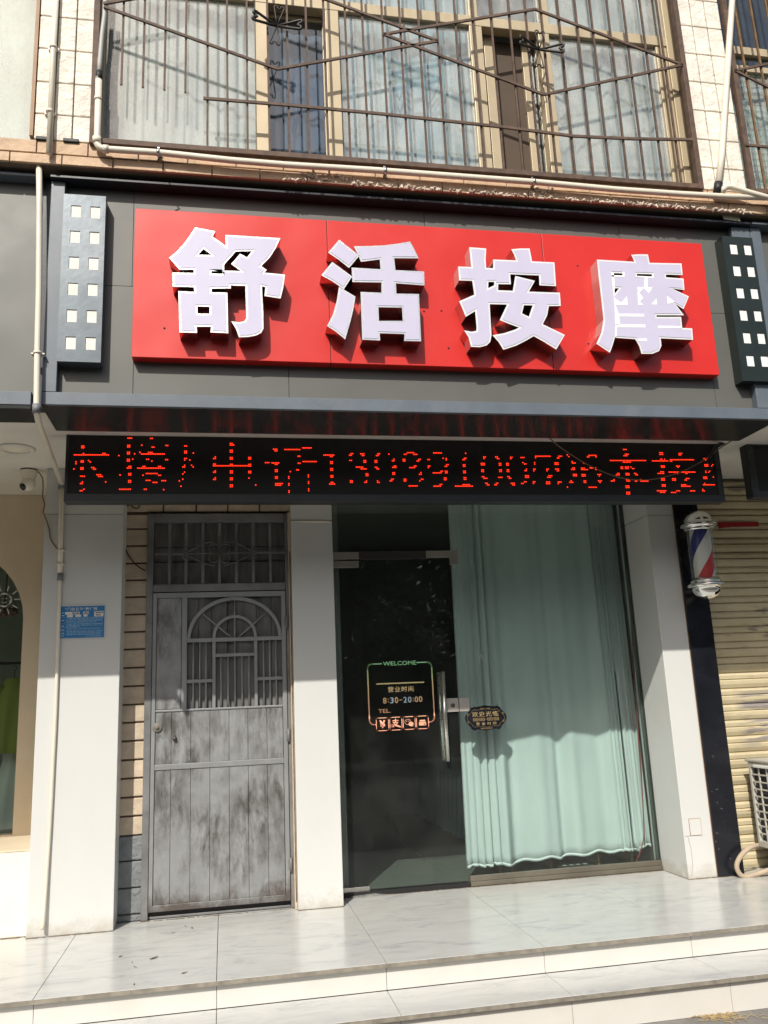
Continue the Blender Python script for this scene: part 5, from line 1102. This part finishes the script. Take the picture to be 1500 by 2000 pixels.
# canvas sheet out of view, added only to keep sun off the arched front
A = thing('added_sunshade', (-3.4, -1.8, 2.9), 'unseen canvas sheet added on the left to shade the arched shop front', 'added_sunshade')
b = MB(); b.add([(-5.2, -1.8, 2.9), (-2.08, -1.8, 2.9), (-2.08, -1.45, 3.05), (-5.2, -1.45, 3.05)], [(0, 1, 2, 3)]); o = obj('canvas', b, 'soffit', A); o.modifiers.new('thick', 'SOLIDIFY').thickness = .012
b = MB()
for x in (-5.1, -3.6, -2.15): b.tube([(x, -1.78, 2.885), (x, -1.47, 3.03)], .015, 8)
b.tube([(-5.2, -1.79, 2.88), (-2.09, -1.79, 2.88)], .015, 8); obj('frame', b, 'steel', A)

# ------------------------------------------------------------------ right side: black pilaster, barber pole, shutter, air conditioner
bx0_, bx1_ = pr1+.005, (PX(1368, 1300, yrp-.012)+PX(1455, 1715, yrp-.012))/2
bx1_ = PX(1428, 1500, yrp-.012)
bp = obj('black_pilaster', box(bx0_, bx1_, yrp-.012, .12, .002, ZS-.002), 'black', None, .004); tag(bp, 'glossy black panelled pilaster behind the barber pole', 'pillar')
b = MB(); rnd = random.Random(8)
for k in range(26):
    px, py = rnd.uniform(1375, 1440), rnd.uniform(1250, 1700); c = P(px-(1715-py)*.1+8, py, yrp-.013)
    if bx0_+.01 < c.x < bx1_-.03: b.bar((c.x, yrp-.0128, c.z), (c.x+rnd.uniform(-.01, .02), yrp-.0128, c.z+rnd.uniform(-.02, .02)), .0012, .0006)
obj('scratch', b, 'capgrey', bp)
Bp = thing('barber_pole', (3.52, -.3, 1.9), 'chrome capped barber pole with red, white and blue stripes on the black pilaster', 'barber pole')
bc_ = P(1372, 1085, -.30); bx, by = bc_.x, -.30; MARK = 0
z_ = lambda py: PZ(1370, py, -.30)
zt_, zc_, zs_, zb_, ze_ = z_(990), z_(1031), z_(1034), z_(1133), z_(1182)
def ringprof(z, s): return [(.10, z-.026*s), (.108, z-.02*s), (.11, z-.01*s), (.104, z-.004*s), (.124, z), (.132, z+.009*s), (.132, z+.022*s), (.124, z+.03*s), (.108, z+.034*s)]
b = MB(); pf = ringprof(zs_+.012, 1); zz = zs_+.046
b.lathe([(.0, zs_-.014), (.09, zs_-.014)]+pf+[(.108*math.cos(rad(a)), zz+.098*math.sin(rad(a))) for a in range(0, 91, 10)], (bx, by, 0), 40)
obj('top_cap', b, 'chromesm', Bp)
b = MB(); pf = ringprof(zb_-.026, -1); zz = zb_-.060
b.lathe([(.0, zb_+.014), (.09, zb_+.014)]+pf+[(.105*math.cos(rad(a)), zz-.088*math.sin(rad(a))) for a in range(0, 91, 10)], (bx, by, 0), 40)
obj('bottom_cap', b, 'chromesm', Bp)
def stripes():
    m = N('barber_stripes'); m.b.inputs['Roughness'].default_value = .4
    cc = m.n('ShaderNodeTexCoord'); sp = m.n('ShaderNodeSeparateXYZ'); m.l(cc.outputs['Object'], sp.inputs[0])
    dx = m.n('ShaderNodeMath', operation='SUBTRACT'); m.l(sp.outputs['X'], dx.inputs[0]); dx.inputs[1].default_value = bx
    dy = m.n('ShaderNodeMath', operation='SUBTRACT'); m.l(sp.outputs['Y'], dy.inputs[0]); dy.inputs[1].default_value = by
    at = m.n('ShaderNodeMath', operation='ARCTAN2'); m.l(dy.outputs[0], at.inputs[0]); m.l(dx.outputs[0], at.inputs[1])
    an = m.n('ShaderNodeMath', operation='MULTIPLY_ADD'); m.l(at.outputs[0], an.inputs[0]); an.inputs[1].default_value = 1/(2*math.pi)*1.0; an.inputs[2].default_value = 0
    zm = m.n('ShaderNodeMath', operation='MULTIPLY_ADD'); m.l(sp.outputs['Z'], zm.inputs[0]); zm.inputs[1].default_value = -1/.66; m.l(an.outputs[0], zm.inputs[2])
    ad = m.n('ShaderNodeMath', operation='ADD'); m.l(zm.outputs[0], ad.inputs[0]); ad.inputs[1].default_value = STRIPE
    fr = m.n('ShaderNodeMath', operation='FRACT'); m.l(ad.outputs[0], fr.inputs[0])
    rp = m.n('ShaderNodeValToRGB'); rp.color_ramp.interpolation = 'CONSTANT'; e = rp.color_ramp.elements
    e[0].position = 0; e[0].color = (.72, .72, .70, 1); e[1].position = .27; e[1].color = (.012, .02, .20, 1)
    for p_, c_ in ((.5, (.72, .72, .70, 1)), (.77, (.55, .02, .03, 1))):
        k = e.new(p_); k.color = c_
    m.l(fr.outputs[0], rp.inputs[0]); m.col(rp.outputs[0]); return m.m
STRIPE = .42
b = MB(); b.lathe([(.074, zb_), (.074, zs_)], (bx, by, 0), 40); obj('striped_drum', b, stripes(), Bp)
b = MB(); b.lathe([(.097, zb_+.0), (.097, zs_-.0)], (bx, by, 0), 40); obj('glass_tube', b, glassmat('clear_tube', (.93, .94, .93), 1.35, .03), Bp)
b = MB(); 
for z in (zs_+.02, zb_-.03): b.box(bx-.014, bx+.014, by+.1, yrp-.0125, z-.02, z+.02)
obj('bracket', b, 'chromesm', Bp)
# roller shutter
ysh = .06; Sh = thing('roller_shutter', (4.4, ysh, 0), 'weathered cream roller shutter with rust streaks at the right edge', 'shutter')
b = MB(); vs = []; z = .0; prof = []; pitch = .118
while z < ZS+.0:
    for dz, dy in ((0, .012), (.004, .0), (.03, -.012), (.055, -.014), (.062, -.004), (.066, .006), (.07, -.006), (.095, -.010), (.110, -.002), (.114, .012)): prof.append((ysh+dy, z+dz))
    z += pitch
prof = [p_ for p_ in prof if p_[1] < ZS-.004]; n = len(prof)
for x in (bx1_+.002, 5.2): vs += [(x, a, c) for a, c in prof]
b.add(vs, [(i, i+1, n+i+1, n+i) for i in range(n-1)]); obj('slats', b, 'shutter', Sh)
b = MB(); tl, tr_ = P(1403, 1020, ysh-.02), P(1482, 1019, ysh-.02)
b.prism([[(tl.x, PZ(1403, 1033, ysh-.02)), (tl.x+.02, PZ(1410, 1031, ysh-.02)), (tl.x+.12, PZ(1440, 1029, ysh-.02)), (tr_.x, PZ(1480, 1028, ysh-.02)), (tr_.x-.005, tr_.z), (tl.x-.005, tl.z)]], ysh-.018, ysh-.0165); obj('red_tape', b, 'tape', Sh)
# air conditioner seen from its grilled end
xa = 3.80; ytop, ybot = -.12, -.55
Ac = thing('air_conditioner', (xa+.2, -.5, .1), 'grimy outdoor air conditioner with a square meshed end at the right edge', 'air conditioner')
az0, az1 = PZ(1478, 1650, -.1)+.0, PZ(1460, 1488, -.1)
xa = PX(1461, 1490, -.1); ya0, ya1 = -.9, -.10
b = MB(); b.box(xa+.03, xa+.7, ya0, ya1, az0, az1); obj('casing', b, mat('dark_condenser_fins', (.05, .06, .07), .5, .5, stretch=(1, 40, 1)), Ac, .004)
b = MB(); b.box(xa-.008, xa+.72, ya0-.01, ya1+.03, az1+.001, az1+.022); obj('lid', b, 'acwhite', Ac, .006)
b = MB(); 
b.box(xa, xa+.029, ya1-.02, ya1+.004, az0-.012, az1); b.box(xa, xa+.029, ya0, ya0+.02, az0-.012, az1); b.box(xa, xa+.029, ya0+.02, ya1-.02, az1-.035, az1); b.box(xa, xa+.029, ya0+.02, ya1-.02, az0-.012, az0+.03)
nr = 10
for k in range(1, nr): z = az0+.03+(az1-.065-az0)*k/nr; b.box(xa+.003, xa+.012, ya0+.02, ya1-.02, z-.0055, z+.0055)
y = ya1-.02-.088
while y > ya0+.03: b.box(xa+.002, xa+.013, y-.006, y+.006, az0+.03, az1-.035); y -= .094
obj('end_grille', b, 'acwhite', Ac, .002)
b = MB(); b.box(xa-.012, xa-.0005, ya1-.30, ya1-.07, az1-.036, az1-.016); obj('handle', b, 'paper', Ac, .004)
b = MB(); b.box(xa+.06, xa+.7, ya1-.16, ya1-.04, .002, az0-.001); obj('foot', b, mat('concrete_block', (.2, .185, .165), .9, bump=.5), Ac, .01)
hp_ = [pt(1480, 1651, -.16), pt(1466, 1655, -.19), pt(1450, 1668, -.2), pt(1440, 1685, -.2), pt(1440, 1698, -.2), pt(1447, 1709, -.2), pt(1458, 1712, -.205), pt(1475, 1708, -.22), pt(1500, 1700, -.24), pt(1530, 1692, -.26)]
tag(obj('hose', MB().tube(smooth(hp_), .017, 12), 'foam'), 'thick lagged hose looping from the air conditioner down to the porch', 'hose')

rnd = random.Random(33); b = MB()
for x0, x1, y in ((pl0, pl1, yl), (pm0, pm1, ym), (pr0, pr1, yrp), (dx0, dx1, yd-.012), (gxl, gxr, YGL-.032), (bx0_, bx1_, yrp-.012), (-2.2, pl0, -.05)):
    x = x0
    while x < x1:
        L = rnd.uniform(.01, .06); b.box(x, min(x+L, x1), y-rnd.uniform(.002, .011), y-.0005, .0005, rnd.uniform(.0015, .005)); x += L+rnd.choice([0.001, .001, .02])
b_ = struct('floor_grime', b, mat('brown_grime', (.17, .135, .095), .95, var=.4, scl=30)); b_['kind'] = 'stuff'; tag(b_, 'brown grime along the foot of the walls and doors', 'dirt')
# ------------------------------------------------------------------ small litter
rnd = random.Random(21)
spots = [(500, 1868), (235, 1868), (300, 1871), (362, 1809), (375, 1812), (338, 1822), (258, 1880), (264, 1889), (360, 1900), (262, 1923)]
for i, (px, py) in enumerate(spots[1:]):
    c = PG(px, py, .003); a = rnd.uniform(0, 6.3); L = rnd.uniform(.007, .02) if i != 1 else .036; W_ = L*.3
    pp = [Vector((math.cos(a)*u*L-math.sin(a)*v*W_, math.sin(a)*u*L+math.cos(a)*v*W_, w_)) for u, v, w_ in ((-1, 0, .002), (-.3, .9, .004), (.4, .7, .003), (1, 0, .006), (.4, -.7, .002), (-.3, -.9, .001), (0, 0, .003))]
    b = MB(); b.add([Vector((c.x, c.y, .0015))+v for v in pp], [(k, (k+1) % 6, 6) for k in range(6)])
    o = tag(obj('dry_leaf', b, 'leaf'), 'tiny brown leaf scrap lying on the porch in front of the steel door', 'leaf', 'leaf scraps on the porch'); o.modifiers.new('thick', 'SOLIDIFY').thickness = .001
b = MB()
for k in range(120):
    px, py = rnd.gauss(1405, 28), rnd.gauss(1986, 4); c = PG(px, py, -.3); a = rnd.uniform(0, 3.2); L = rnd.uniform(.01, .03)
    b.bar((c.x-math.cos(a)*L, c.y-math.sin(a)*L*.7, -.300), (c.x+math.cos(a)*L, c.y+math.sin(a)*L*.7, -.296), .002, .002)
tag(obj('straw_litter', b, 'straw'), 'scatter of dry straw on the street below the lower step', 'litter', kind='stuff')

# ================================================================== across the street (seen only as reflections)
def street_tree(x, y, h, seed, label):
    rnd = random.Random(seed); t = thing('street_tree', (x, y, -.3), label, 'tree', 'trees across the street')
    b = MB(); b.tube([(x, y, -.3), (x+.1, y, h*.25), (x+.05, y+.1, h*.55), (x, y, h*.85)], [.22, .18, .11, .03], 10)
    for k in range(9):
        a = k*2.4; z0 = h*(.25+.05*k); b.tube([(x+.05, y, z0), (x+math.cos(a)*h*.17, y+math.sin(a)*h*.17, z0+h*.13), (x+math.cos(a)*h*.27, y+math.sin(a)*h*.27, z0+h*.2)], [.09, .05, .02], 6)
    obj('trunk', b, 'wood', t); b = MB()
    cl = [(rnd.gauss(0, 1), rnd.gauss(0, 1), rnd.gauss(0, 1)) for _ in range(60)]
    for q_ in cl:
        L = math.sqrt(sum(v*v for v in q_)); r = rnd.uniform(.55, 1); cx, cy, cz = x+q_[0]/L*h*.3*r, y+q_[1]/L*h*.3*r, h*.62+q_[2]/L*h*.34*r
        for k in range(45):
            p_ = Vector((cx+rnd.gauss(0, .45), cy+rnd.gauss(0, .45), cz+rnd.gauss(0, .35))); u = Vector((rnd.gauss(0, 1), rnd.gauss(0, 1), rnd.gauss(0, .6))).normalized(); v = u.orthogonal().normalized(); s_ = rnd.uniform(.10, .2)
            b.add([p_-u*s_, p_+v*s_*.5, p_+u*s_, p_-v*s_*.5], [(0, 1, 2, 3)])
    obj('crown', b, mat('tree_leaves_%d' % seed, (.05, .085, .025), .6, var=.4, scl=3), t)
street_tree(-7, -19, 7.0, 31, 'leafy tree across the street, farthest left'); street_tree(-1.5, -21, 8.0, 32, 'tallest leafy tree across the street'); street_tree(4, -19.5, 6.5, 33, 'shortest leafy tree across the street'); street_tree(9.5, -22, 7.5, 34, 'leafy tree across the street, farthest right')

Bx = thing('far_building', (0, -30, -.3), 'long grey block across the street behind the trees', 'building')
b = MB(); b.box(-45, 45, -40, -30, -.3, 9.5); obj('wall', b, mat('far_block_paint', (.16, .155, .14), .8), Bx)
for k in range(30):
    x = -43+3*k
    for z in (1.2, 4.2, 7.0): obj('window', box(x, x+1.7, -30.02, -29.98, z, z+1.9), 'black', Bx)
